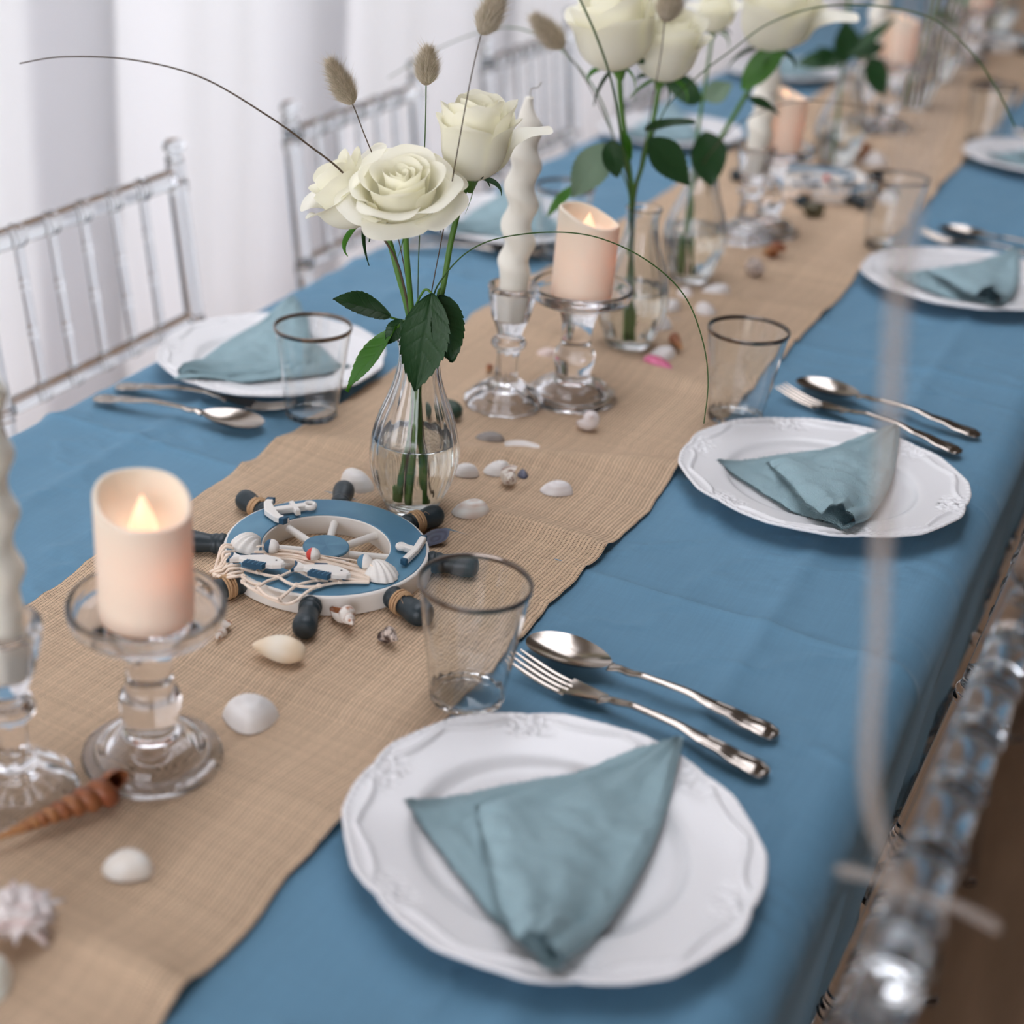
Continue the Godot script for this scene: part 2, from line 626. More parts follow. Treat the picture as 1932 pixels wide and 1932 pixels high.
# ---------------------------------------------------------------- room
func build_room() -> void:
	var x0 := -2.85
	var x1 := 3.2
	var z0 := 3.2
	var z1 := -11.0
	var hh := 3.1
	var b := MB.new()
	b.box(Vector3((x0 + x1) / 2, -0.1, (z0 + z1) / 2), Vector3(x1 - x0 + 0.6, 0.2, z0 - z1 + 0.6), 0)
	M.floorwood.uv1_triplanar = true
	M.floorwood.uv1_scale = Vector3(3.0, 1, 0.5)
	struct("floor", b, M.floorwood)
	# ceiling with a long roof light over the window side
	b = MB.new()
	var sx0 := -1.4
	var sx1 := -0.12
	var sz0 := -0.3
	var sz1 := -3.7
	var zmid := (z0 + z1) / 2
	b.box(Vector3((x0 - 0.3 + sx0) / 2, hh + 0.1, zmid), Vector3(sx0 - x0 + 0.3, 0.2, z0 - z1 + 0.6), 0)
	b.box(Vector3((sx1 + x1 + 0.3) / 2, hh + 0.1, zmid), Vector3(x1 + 0.3 - sx1, 0.2, z0 - z1 + 0.6), 0)
	b.box(Vector3((sx0 + sx1) / 2, hh + 0.1, (z0 + 0.3 + sz0) / 2), Vector3(sx1 - sx0, 0.2, z0 + 0.3 - sz0), 0)
	b.box(Vector3((sx0 + sx1) / 2, hh + 0.1, (sz1 + z1 - 0.3) / 2), Vector3(sx1 - sx0, 0.2, sz1 - z1 + 0.3), 0)
	struct("ceiling", b, M.ceilpaint)
	b = MB.new()
	b.box(Vector3(x1 + 0.1, hh / 2, (z0 + z1) / 2), Vector3(0.2, hh, z0 - z1 + 0.4), 0)
	struct("wall_right", b, M.darkwall)
	b = MB.new()
	var bx0 := -2.55
	var bx1 := 2.2
	b.box(Vector3((x0 + bx0) / 2, hh / 2, z0 + 0.1), Vector3(bx0 - x0, hh, 0.2), 0)
	b.box(Vector3((bx1 + x1) / 2, hh / 2, z0 + 0.1), Vector3(x1 - bx1, hh, 0.2), 0)
	b.box(Vector3((bx0 + bx1) / 2, 0.2, z0 + 0.1), Vector3(bx1 - bx0, 0.4, 0.2), 0)
	b.box(Vector3((bx0 + bx1) / 2, hh - 0.1, z0 + 0.1), Vector3(bx1 - bx0, 0.2, 0.2), 0)
	struct("wall_back", b, M.darkwall)
	b = MB.new()
	b.box(Vector3((x0 + x1) / 2, hh / 2, z1 - 0.1), Vector3(x1 - x0, hh, 0.2), 0)
	struct("wall_front", b, M.plaster)
	# window wall: sill, lintel and piers, three wide windows
	b = MB.new()
	b.box(Vector3(x0 - 0.1, 0.10, (z0 + z1) / 2), Vector3(0.2, 0.20, z0 - z1 + 0.4), 0)
	b.box(Vector3(x0 - 0.1, hh - 0.12, (z0 + z1) / 2), Vector3(0.2, 0.24, z0 - z1 + 0.4), 0)
	var wins := [[-10.6, -7.6], [-7.4, -4.4], [-4.2, -1.2], [-1.0, 1.6]]
	var cuts := [[z1 - 0.2, -10.6], [-7.6, -7.4], [-4.4, -4.2], [-1.2, -1.0], [1.6, z0 + 0.2]]
	for k in cuts:
		b.box(Vector3(x0 - 0.1, hh / 2, (k[0] + k[1]) / 2), Vector3(0.2, hh - 0.44, k[1] - k[0]), 0)
	struct("wall_left", b, M.plaster)
	var i := 1
	for k in wins:
		var f := MB.new()
		var zc: float = (k[0] + k[1]) / 2
		var ww: float = k[1] - k[0]
		for s in [-1.0, 1.0]:
			f.box(Vector3(x0 - 0.1, 1.53, zc + s * (ww / 2 - 0.025)), Vector3(0.06, 2.66, 0.05), 0.003)
			f.box(Vector3(x0 - 0.1, 1.53 + s * 1.305, zc), Vector3(0.06, 0.05, ww - 0.1), 0.003)
		f.box(Vector3(x0 - 0.1, 1.53, zc), Vector3(0.06, 2.56, 0.05), 0.003)
		var wn := struct("window_%d" % i, f, M.framepaint)
		for s in [-1.0, 1.0]:
			var p := MB.new()
			p.box(Vector3(x0 - 0.1, 1.53, zc + s * (ww / 4)), Vector3(0.006, 2.56, ww / 2 - 0.075), 0)
			part("pane", p, M.pane, wn)
		i += 1
	var bf := MB.new()
	for k in 4:
		bf.box(Vector3(lerpf(bx0 + 0.03, bx1 - 0.03, k / 3.0), 1.65, z0 + 0.1), Vector3(0.06, 2.5, 0.06), 0.003)
	for q in [0.43, 2.87]:
		bf.box(Vector3((bx0 + bx1) / 2, q, z0 + 0.1), Vector3(bx1 - bx0 - 0.12, 0.06, 0.06), 0.003)
	var bw := struct("window_6", bf, M.framepaint)
	for k in 3:
		var p := MB.new()
		p.box(Vector3(lerpf(bx0, bx1, (k + 0.5) / 3.0), 1.65, z0 + 0.1), Vector3((bx1 - bx0) / 3.0 - 0.06, 2.38, 0.006), 0)
		part("pane", p, M.pane, bw)
	var rf := MB.new()
	for k in 6:
		rf.box(Vector3((sx0 + sx1) / 2, hh + 0.1, lerpf(sz0 - 0.03, sz1 + 0.03, k / 5.0)), Vector3(sx1 - sx0 - 0.12, 0.06, 0.06), 0.003)
	for q in [sx0 + 0.03, sx1 - 0.03]:
		rf.box(Vector3(q, hh + 0.1, (sz0 + sz1) / 2), Vector3(0.06, 0.06, sz0 - sz1), 0.003)
	var rw := struct("window_5", rf, M.framepaint)
	for k in 5:
		var p := MB.new()
		p.box(Vector3((sx0 + sx1) / 2, hh + 0.1, lerpf(sz0, sz1, (k + 0.5) / 5.0)), Vector3(sx1 - sx0 - 0.12, 0.006, (sz0 - sz1) / 5.0 - 0.06), 0)
		part("pane", p, M.pane, rw)

func build_drapes() -> void:
	var rail := MB.new()
	rail.tube([Vector3(-2.0, 2.99, 1.9), Vector3(-2.0, 2.99, -10.5)], 0.014, 12)
	for k in 8:
		rail.box(Vector3(-2.0, 3.05, 1.6 - k * 1.7), Vector3(0.03, 0.11, 0.03), 0.002)
	single("curtain_rail", rail, M.framepaint, "white curtain rail carrying the sheer white drapes above the frame", "rail")
	var edges := [1.75, 0.6, -0.5, -1.4, -2.36, -3.26, -4.4, -5.9, -7.3, -8.8, -10.3]
	var names := ["sheer white drape behind the camera side of the table", "sheer white drape just behind the camera", "sheer white drape beside the near end of the table", "broad sheer white drape beyond the nearest clear chair back, edge turned to the light", "pale sheer white drape falling behind the tall bunny tail and the big roses", "sheer white drape hanging behind the second clear chair across the table", "sheer white drape behind the third clear chair across the table", "sheer white drape hanging far along the window wall", "sheer white drape next to the last on the window wall", "last sheer white drape at the far end wall"]
	for k in edges.size() - 1:
		var za: float = edges[k]
		var zb: float = edges[k + 1]
		var b := MB.new()
		var ph := k * 1.7
		b.grid(func(a: float, t: float):
			var z: float = lerpf(za + 0.15, zb - 0.05, a)
			var y: float = lerpf(0.015, 2.985, t)
			var loose: float = 0.4 + 0.6 * (1.0 - t)
			var xx: float = -2.05 + 0.12 * a + loose * (0.020 * sin(a * 15.0 + ph) + 0.012 * sin(a * 31.0 + 2.0 * ph)) + 0.02 * sin(t * 3.0 + ph)
			return Vector3(xx, y, z), 64, 16, false, false, 8.0, 20.0)
		single("curtain", b, M.drape, names[k], "curtain", Vector3.ZERO, "sheer drapes along the window wall")

# ---------------------------------------------------------------- china, glass, cutlery, napkins
func plate_edge(a: float) -> float:
	# six bracket-shaped lobes round the rim
	var q := fposmod(a * 6.0, 1.0)
	var s := absf(q - 0.5) * 2.0          # 0 in the middle of a lobe, 1 at its ends
	return 1.0 - 0.028 * pow(s, 6.0) - 0.008 * sin(q * TAU * 2.0) * sin(q * PI) - 0.004 * absf(sin(q * TAU * 2.5))

func plate_mesh() -> ArrayMesh:
	var prof := []
	# outside from the foot up, over the rim, then the eating surface inwards
	var under := [Vector2(0.0, 0.003), Vector2(0.05, 0.003), Vector2(0.052, 0.0), Vector2(0.058, 0.0), Vector2(0.060, 0.0035), Vector2(0.080, 0.0065), Vector2(0.100, 0.0115), Vector2(0.120, 0.0150), Vector2(0.134, 0.0175)]
	var over := [Vector2(0.135, 0.0190), Vector2(0.134, 0.0200), Vector2(0.1315, 0.0197), Vector2(0.128, 0.0190), Vector2(0.12, 0.0178), Vector2(0.110, 0.0163), Vector2(0.100, 0.0147), Vector2(0.0935, 0.0135), Vector2(0.0895, 0.0118), Vector2(0.0855, 0.0085), Vector2(0.081, 0.0068), Vector2(0.074, 0.0063), Vector2(0.05, 0.0060), Vector2(0.0, 0.0060)]
	prof = curve2(under, 3)
	var o2 := curve2(over, 6)
	var m1 := prof.size()
	prof.append_array(o2)
	var m := prof.size() - 1
	var f := FastNoiseLite.new()
	f.seed = 4
	f.frequency = 0.09
	f.noise_type = FastNoiseLite.TYPE_CELLULAR
	var b := MB.new()
	b.grid(func(a: float, t: float):
		var k := int(round(t * m))
		var p: Vector2 = prof[k]
		var e := plate_edge(a)
		var r: float = p.x * lerpf(1.0, e, smoothstep(0.095, 0.132, p.x))
		var y := p.y
		if k >= m1 and p.x > 0.106:
			var q := fposmod(a * 6.0, 1.0)
			var cluster := smoothstep(0.30, 0.42, absf(q - 0.5))
			var orn := f.get_noise_2d(a * 1500.0, p.x * 1900.0)
			var inb := smoothstep(0.106, 0.112, p.x) * (1.0 - smoothstep(0.129, 0.133, p.x))
			y += inb * cluster * (0.0022 + 0.0048 * orn)
			var sc := 0.1265 - 0.006 * absf(sin(q * TAU)) * (1.0 - cluster)
			y += 0.0026 * exp(-pow((p.x - sc) / 0.0017, 2.0)) * (1.0 - 0.6 * cluster)
			y += 0.0009 * exp(-pow((p.x - 0.1325) / 0.0016, 2.0)) * (0.6 + 0.4 * sin(a * TAU * 110.0))
		return Vector3(r * cos(a * TAU), y, -r * sin(a * TAU)), 640, m, true)
	return b.mesh()

func napkin_meshes() -> Array:
	# in the plate's own axes: apex A towards the runner, hypotenuse B-C on the diner's side
	var A := Vector3(-0.096, 0, 0.018)
	var B := Vector3(0.040, 0, -0.142)
	var C := Vector3(0.048, 0, 0.118)
	var nf := FastNoiseLite.new()
	nf.seed = 8
	nf.frequency = 0.02
	var plate_y := func(p: Vector3) -> float:
		var r := Vector2(p.x, p.z).length()
		return lerpf(0.0068, 0.0195, smoothstep(0.076, 0.125, r)) + 0.0
	# lower layers
	var lo := MB.new()
	for side in 2:
		lo.grid(func(a: float, t: float):
			# a along A..(B-C), t across
			var e: Vector3 = B.lerp(C, t)
			var p: Vector3 = A.lerp(e, a)
			var edge: float = minf(minf(t, 1.0 - t) * a, 1.0 - a) * 4.0
			var rag := 0.0016 * nf.get_noise_2d(a * 900.0 + side * 40.0, t * 900.0) * (1.0 - clampf(edge * 3.0, 0.0, 1.0))
			p += (p - Vector3(0, 0, 0)).normalized() * rag
			var y: float = plate_y.call(p)
			var wave := 0.0035 * nf.get_noise_2d(p.x * 900.0, p.z * 900.0) + 0.0018 * nf.get_noise_2d(p.x * 2600.0, p.z * 1600.0) + 0.0012 * sin(a * 20.0 + t * 9.0)
			y += (0.006 + wave) * (1.0 if side == 0 else 0.0) * clampf(edge * 2.5 + 0.25, 0.0, 1.0) + 0.0015
			return Vector3(p.x, y, p.z), 40, 40, false, side == 0, 3.0, 3.0)
	# upper flap: rolled over the hypotenuse and lying back, its free edge runs D..E
	var up := MB.new()
	var B2 := B + Vector3(0.0, 0, 0.015)
	var D := Vector3(-0.046, 0, -0.012)
	var E := Vector3(0.026, 0, 0.112)
	var lift := func(t: float) -> float:
		return 0.0060 + 0.0090 * pow(t, 1.3)
	for side in 2:
		up.grid(func(a: float, t: float):
			# t runs from the B end to the C end, a goes round the roll and back to the free edge
			var fx: Vector3 = B2.lerp(C, t)
			var bow: float = 0.012 * sin(t * PI)
			var fe: Vector3 = B2.lerp(D, smoothstep(0.0, 0.42, t)).lerp(E, smoothstep(0.30, 1.0, t))
			fe += Vector3(-0.010, 0, 0.004) * sin(t * PI) + Vector3(0.003 * nf.get_noise_2d(t * 260.0, 5.0), 0, 0.002 * nf.get_noise_2d(t * 260.0, 55.0))
			var h: float = lift.call(t)
			var base: float = plate_y.call(fx)
			var p: Vector3
			var rr: float = h * 0.55
			if a < 0.3:
				var an: float = (a / 0.3) * PI
				p = fx + Vector3(rr * sin(an) * 1.1 + bow, 0, 0)
				p.y = base + 0.003 + rr * (1.0 - cos(an))
			else:
				var k: float = (a - 0.3) / 0.7
				p = (fx + Vector3(bow, 0, 0)).lerp(fe, k)
				var yb: float = lerpf(base + 0.003 + 2.0 * rr, plate_y.call(fe) + 0.0085 + 0.0125 * exp(-pow((t - 0.70) / 0.20, 2.0)), smoothstep(0.0, 1.0, k))
				p.y = yb + 0.006 * sin(k * PI) * (0.4 + t) + 0.0042 * nf.get_noise_2d(p.x * 700.0 + 9.0, p.z * 1100.0) + 0.0022 * nf.get_noise_2d(p.x * 1500.0 + 9.0, p.z * 2600.0) + 0.0014 * sin(k * 14.0 + t * 5.0)
				p.y -= 0.004 * smoothstep(0.9, 1.0, k) * (1.0 - t)
			p.y += 0.0016 * side
			return p, 56, 56, false, side == 1, 3.0, 3.0)
	# frayed fringe along the free edge
	var fr := MB.new()
	rng.seed = 77
	for k in 90:
		var t := (k + rng.randf()) / 90.0
		var fe: Vector3 = B2.lerp(D, smoothstep(0.0, 0.42, t)).lerp(E, smoothstep(0.30, 1.0, t))
		fe += Vector3(-0.010, 0, 0.004) * sin(t * PI)
		var h: float = lift.call(t)
		fe.y = plate_y.call(fe) + 0.0085 + 0.0125 * exp(-pow((t - 0.70) / 0.20, 2.0)) - 0.003 * (1.0 - t)
		var d := Vector3(-1, rng.randf_range(-0.5, 0.2), rng.randf_range(-0.6, 0.6)).normalized() * rng.randf_range(0.002, 0.0045)
		fr.tube([fe - d * 0.3, fe + d * 0.5, fe + d + Vector3(0, -0.0006, 0)], 0.0003, 4)
	for q in [[A, C, 70], [A, B, 50]]:
		for k in int(q[2]):
			var t := (k + rng.randf()) / float(q[2])
			var p: Vector3 = q[0].lerp(q[1], t)
			p.y = plate_y.call(p) + 0.0028
			var out := (p - Vector3(0.0, p.y, 0.0)).normalized() + Vector3(rng.randf_range(-0.5, 0.5), 0.1, rng.randf_range(-0.5, 0.5))
			var d := out.normalized() * rng.randf_range(0.0015, 0.0042)
			fr.tube([p - d * 0.4, p + d * 0.5, p + d + Vector3(0, -0.0004, 0)], 0.00028, 4)
	return [lo.mesh(), up.mesh(), fr.mesh()]

func build_settings() -> void:
	var pm := plate_mesh()
	var nm := napkin_meshes()
	var right := [
		[Vector3(-0.252, 0, -0.731), "white scalloped dinner plate nearest the camera, bearing a napkin", "teal gauze napkin folded in a triangle on the plate nearest the camera"],
		[Vector3(-0.2454, 0, -1.377), "white scalloped dinner plate second along the chair side, in sharper focus", "teal gauze napkin folded in a triangle on the second plate along the chair side"],
		[Vector3(-0.2406, 0, -2.104), "blurred white scalloped plate third along the chair side", "teal napkin folded in a triangle on the third plate along the chair side"],
		[Vector3(-0.2517, 0, -2.9015), "blurred white plate fourth along the chair side, cut by the frame", "teal napkin lying on the fourth plate along the chair side"]]
	for q in right:
		var at: Vector3 = q[0] + Vector3(0, T + 0.002, 0)
		var p := share(numbered("dinner_plate"), pm, M.china, self)
		p.position = at
		tag(p, q[1], "plate", "white scalloped dinner plates")
		napkin(nm, at + Vector3(0, 0.001, 0), 0.0, q[2])
	var left := [
		[Vector3(-0.8699, 0, -1.357), "white scalloped dinner plate on the far side, behind the left tumbler", "teal napkin folded in a triangle on the far-side plate behind the tumbler"],
		[Vector3(-0.872, 0, -2.03), "blurred white plate on the far side behind the twisted candle", "teal napkin on the blurred far-side plate behind the twisted candle"],
		[Vector3(-0.872, 0, -2.74), "blurred white plate third along the far side, behind the second vase roses", "teal napkin on the third far-side plate behind the second vase roses"],
		[Vector3(-0.860, 0, -3.47), "small blurred white plate on the far side beyond the third pillar candle", "teal napkin on the small blurred plate beyond the third pillar candle"]]
	for q in left:
		var at: Vector3 = q[0] + Vector3(0, T + 0.002, 0)
		var p := share(numbered("dinner_plate"), pm, M.china, self)
		p.position = at
		p.rotation.y = 0.4
		tag(p, q[1], "plate", "white scalloped dinner plates")
		napkin(nm, at + Vector3(0, 0.001, 0), PI, q[2])

func napkin(nm: Array, at: Vector3, turn: float, label: String) -> void:
	var t := thing("napkin", label, "napkin", at, turn, "teal gauze napkins on the plates")
	share("folded_base", nm[0], M.gauze, t)
	share("folded_flap", nm[1], M.gauze, t)
	share("frayed_edge", nm[2], M.gauze, t)

# flat-ware: along +x from the tip of the bowl or tines (-) to the end of the handle (+)
func handle_mesh(x0: float) -> MB:
	var b := MB.new()
	var xs := [x0, x0 + 0.012, x0 + 0.03, x0 + 0.06, x0 + 0.095, x0 + 0.115, x0 + 0.126, x0 + 0.133, x0 + 0.136]
	var ws := [0.0070, 0.0040, 0.0034, 0.0044, 0.0072, 0.0094, 0.0101, 0.0080, 0.0030]
	var hs := [0.0020, 0.0022, 0.0022, 0.0019, 0.0016, 0.0017, 0.0020, 0.0018, 0.0012]
	var ys := [0.0050, 0.0085, 0.0118, 0.0125, 0.0085, 0.0055, 0.0042, 0.0036, 0.0034]
	var m := 72
	b.grid(func(a: float, t: float):
		var q: float = t * (xs.size() - 1)
		var i := mini(int(q), xs.size() - 2)
		var f: float = q - i
		f = f * f * (3.0 - 2.0 * f)
		var w: float = lerpf(ws[i], ws[i + 1], f)
		var h: float = lerpf(hs[i], hs[i + 1], f)
		var x: float = lerpf(xs[i], xs[i + 1], q - i)
		var y: float = lerpf(ys[i], ys[i + 1], f)
		if t < 0.001 or t > 0.999:
			w = 0.0; h = 0.0
		var an: float = a * TAU
		var cz := cos(an) * w
		var cy := sin(an) * h
		# raised border and a small shell boss at the flared end
		if sin(an) > 0.0 and x > x0 + 0.085:
			var e := absf(cos(an))
			cy += 0.0007 * exp(-pow((e - 0.8) / 0.14, 2.0))
			cy += 0.0010 * exp(-pow((x - x0 - 0.124) / 0.006, 2.0)) * (0.6 + 0.4 * cos(cz * 2600.0))
		if sin(an) > 0.0 and x < x0 + 0.03:
			cy += 0.0006 * exp(-pow((x - x0 - 0.016) / 0.006, 2.0)) * (0.5 + 0.5 * cos(cz * 3000.0))
		return Vector3(x, y + cy, -cz), 28, m, true, true)
	return b

func make_spoon(label: String, at: Vector3, turn: float, group: String) -> Node3D:
	var t := thing("spoon", label, "spoon", at, turn, group)
	var b := MB.new()
	var L := 0.036
	var W := 0.0215
	for side in 2:
		b.grid(func(a: float, r: float):
			var an: float = a * TAU
			var rr: float = r
			var egg := 1.0 + 0.12 * cos(an)
			var x := -cos(an) * L * rr
			var z := sin(an) * W * rr * (1.0 - 0.16 * cos(an + PI) * rr)
			var dish := 0.0085 * (1.0 - rr * rr)
			var y := 0.0112 - dish - (0.0013 if side == 1 else 0.0) * sqrt(maxf(0.0, 1.0 - pow(rr, 8.0)))
			y -= 0.0022 * clampf(-x / L, 0.0, 1.0) * rr
			return Vector3(x - 0.070, y, z), 48, 16, true, side == 1)
	part("bowl", b, M.steel, t)
	var h := handle_mesh(-0.036)
	for i in h.v.size():
		var k := clampf((-h.v[i].x - 0.016) / 0.02, 0.0, 1.0)
		h.v[i].y += 0.0042 * k
	part("handle", h, M.steel, t)
	return t

func make_fork(label: String, at: Vector3, turn: float, group: String) -> Node3D:
	var t := thing("fork", label, "fork", at, turn, group)
	for k in 4:
		var zz := (k - 1.5) * 0.0064
		var p := []
		var rr := []
		for i in 15:
			var s := i / 14.0
			p.append(Vector3(-0.108 + 0.052 * s, 0.0085 - 0.0062 * sin(s * PI * 0.62) + 0.003 * (1.0 - s), zz * (1.0 - 0.06 * s)))
			rr.append(lerpf(0.0009, 0.0023, minf(1.0, s * 3.0)))
		var b := MB.new()
		b.tube(p, rr, 8, true, 0.62)
		part("tine", b, M.steel, t)
	var b2 := MB.new()
	for side in 2:
		b2.grid(func(a: float, s: float):
			var x := lerpf(-0.060, -0.026, s)
			var w := lerpf(0.0118, 0.0050, pow(s, 1.6))
			var z := (a * 2.0 - 1.0) * w
			var y := 0.0036 + 0.0040 * s * s + 0.0012 * pow(a * 2.0 - 1.0, 2.0) - (0.0017 if side == 1 else 0.0) * (1.0 - pow(absf(a * 2.0 - 1.0), 6.0))
			return Vector3(x, y, z), 16, 16, false, side == 0)
	part("root", b2, M.steel, t)
	var h := handle_mesh(-0.032)
	part("handle", h, M.steel, t)
	return t

func build_cutlery() -> void:
	var g1 := "silver spoons beside the plates"
	var g2 := "silver forks beside the plates"
	var y := T + 0.0035
	var s := make_spoon("silver spoon beside the plate nearest the camera, bowl by the tumbler", Vector3(-0.2609, y, -0.9473), -0.0881, g1)
	var f := make_fork("silver fork tucked beside the plate nearest the camera", Vector3(-0.2568, y, -0.9049), -0.1560, g2)
	dup(s, "spoon", Vector3(-0.2326, y, -1.6104), -0.2130, "silver spoon beside the second plate along the chair side", g1)
	dup(f, "fork", Vector3(-0.2427, y, -1.5645), -0.2989, "silver fork partly behind the second plate's napkin", g2)
	dup(s, "spoon", Vector3(-0.222, y, -2.345), -0.22, "blurred spoon beside the third plate along the chair side", g1)
	dup(f, "fork", Vector3(-0.240, y, -2.30), -0.26, "blurred fork beside the third plate along the chair side", g2)
	dup(s, "spoon", Vector3(-0.222, y, -3.14), -0.22, "blurred spoon beside the fourth plate at the frame's edge", g1)
	dup(f, "fork", Vector3(-0.235, y, -3.10), -0.26, "blurred fork beside the fourth plate at the frame's edge", g2)
	dup(s, "spoon", Vector3(-0.8788, y, -1.1754), -2.9841, "silver spoon before the far-side plate, bowl towards the tumbler", g1)
	dup(f, "fork", Vector3(-0.8777, y, -1.2253), -2.8916, "silver fork before the far-side plate, handle towards the window", g2)
	dup(s, "spoon", Vector3(-0.868, y, -1.88), PI + 0.35, "blurred spoon across the table behind the twisted candle", g1)
	dup(f, "fork", Vector3(-0.870, y, -1.91), PI + 0.2, "blurred fork across the table behind the twisted candle", g2)

func make_tumbler(label: String, at: Vector3) -> Node3D:
	var t := thing("tumbler", label, "glass", at, 0.0, "clear tumblers with dark metallic rims")
	var out := [Vector2(0, 0.0012), Vector2(0.02, 0.0008), Vector2(0.0262, 0.0), Vector2(0.0278, 0.002), Vector2(0.0288, 0.010), Vector2(0.0350, 0.056), Vector2(0.0411, 0.1015), Vector2(0.0414, 0.1030), Vector2(0.0406, 0.1032), Vector2(0.0402, 0.1015), Vector2(0.0341, 0.056), Vector2(0.0281, 0.010), Vector2(0.0262, 0.0070), Vector2(0.0, 0.0062)]
	var b := MB.new()
	b.lathe(soft(out, 0.0014), 96, func(a: float, p: Vector2): return 1.0 + (0.016 * cos(a * TAU * 18.0 + p.y * 160.0) * (1.0 - smoothstep(0.006, 0.016, p.y)) if p.x > 0.012 else 0.0))
	part("body", b, M.glass, t)
	var r := MB.new()
	r.lathe(soft([Vector2(0.0411, 0.0990), Vector2(0.0417, 0.0990), Vector2(0.0420, 0.1028), Vector2(0.0413, 0.1037), Vector2(0.0402, 0.1036), Vector2(0.0396, 0.1022), Vector2(0.0394, 0.0992)], 0.0004), 96)
	part("metallic_rim", r, M.rimband, t)
	return t

func build_tumblers() -> void:
	var g := "clear tumblers with dark metallic rims"
	var o := make_tumbler("clear tumbler with a silvery rim nearest the camera, beside the ship wheel", Vector3(-0.3737, T + 0.0055, -0.8594))
	dup(o, "tumbler", Vector3(-0.3655, T + 0.0055, -1.4967), 0.0, "clear tumbler with a dark rim behind the second plate", g)
	dup(o, "tumbler", Vector3(-0.7522, T + 0.0055, -1.2537), 0.0, "clear tumbler with a bronze rim across the table, left of the roses", g)
	dup(o, "tumbler", Vector3(-0.3728, T + 0.006, -2.2337), 0.0, "blurred tumbler behind the third plate on the chair side", g)
	dup(o, "tumbler", Vector3(-0.372, T + 0.006, -3.02), 0.0, "faint blurred tumbler far along the chair side of the runner", g)
	dup(o, "tumbler", Vector3(-0.752, T + 0.006, -1.93), 0.0, "blurred tumbler across the table behind the second pillar candle", g)

# ---------------------------------------------------------------- candles and their glass holders
func make_pillar_holder(label: String, at: Vector3) -> Node3D:
	var t := thing("pillar_candle_holder", label, "candle holder", at, 0.0, "clear glass pillar candle holders")
	var base := [Vector2(0, 0.0165), Vector2(0.012, 0.0160), Vector2(0.0225, 0.0130), Vector2(0.0295, 0.0075), Vector2(0.0335, 0.0028), Vector2(0.0405, 0.0016), Vector2(0.0465, 0.0), Vector2(0.0498, 0.0015), Vector2(0.0505, 0.004), Vector2(0.0490, 0.0065), Vector2(0.0425, 0.0085), Vector2(0.0400, 0.0125), Vector2(0.0375, 0.0165), Vector2(0.0300, 0.0205), Vector2(0.0225, 0.0230), Vector2(0.0185, 0.0265)]
	var stem := [Vector2(0.0185, 0.030), Vector2(0.0205, 0.037), Vector2(0.0222, 0.046), Vector2(0.0215, 0.055), Vector2(0.0175, 0.0615), Vector2(0.0165, 0.066), Vector2(0.0165, 0.080), Vector2(0.0178, 0.090), Vector2(0.0205, 0.0985), Vector2(0.0240, 0.105)]
	var dish := [Vector2(0.0360, 0.1105), Vector2(0.0500, 0.1150), Vector2(0.0538, 0.1200), Vector2(0.0548, 0.1265), Vector2(0.0540, 0.1300), Vector2(0.0518, 0.1305), Vector2(0.0500, 0.1275), Vector2(0.0480, 0.1200), Vector2(0.0420, 0.1175), Vector2(0.0, 0.1170)]
	var p := base.duplicate()
	p.append_array(stem)
	p.append_array(dish)
	var b := MB.new()
	b.lathe(curve2(p, 4), 72)
	part("body", b, M.crystal, t)
	return t

func make_pillar_candle(label: String, at: Vector3, turn: float) -> Node3D:
	var t := thing("pillar_candle", label, "candle", at, turn, "ivory flameless pillar candles")
	var R := 0.0325
	var top := func(a: float) -> float: return 0.0900 + 0.0095 * cos((a - 0.48) * TAU) + 0.0012 * cos(a * TAU * 3.0 + 1.0)
	var rows := 26
	var b := MB.new()
	b.grid(func(a: float, s: float):
		var h: float = top.call(a)
		var r := R
		var y := 0.0
		if s < 0.72:
			y = 0.0015 + (h - 0.004) * (s / 0.72)
			if s < 0.001: r = 0.0
		elif s < 0.86:
			var an := (s - 0.72) / 0.14 * PI
			r = R - 0.0022 * (1.0 - cos(an))
			y = h - 0.0025 + 0.0025 * sin(an)
		else:
			var k := (s - 0.86) / 0.14
			r = (R - 0.0044) * (1.0 - k)
			y = lerpf(h - 0.003, 0.062, sqrt(k))
		return Vector3(r * cos(a * TAU), y, -r * sin(a * TAU)), 64, 64, true)
	part("wax", b, M.shellwax, t)
	var f := MB.new()
	f.lathe(curve2([Vector2(0, 0.0615), Vector2(0.0072, 0.0640), Vector2(0.0094, 0.0685), Vector2(0.0076, 0.0765), Vector2(0.0036, 0.0860), Vector2(0.0, 0.0935)], 4), 24)
	part("flame", f, M.flame, t)
	# the light of the flame and the bulb that glows through the wax
	var l := OmniLight3D.new()
	l.name = "flame_light"
	l.light_color = Color(1.0, 0.66, 0.42)
	l.light_energy = 0.0027
	l.light_size = 0.012
	l.omni_range = 20.0
	l.omni_attenuation = 2.0
	l.shadow_enabled = true
	t.add_child(l)
	l.position = Vector3(0.0190, 0.046, 0.0)
	return t

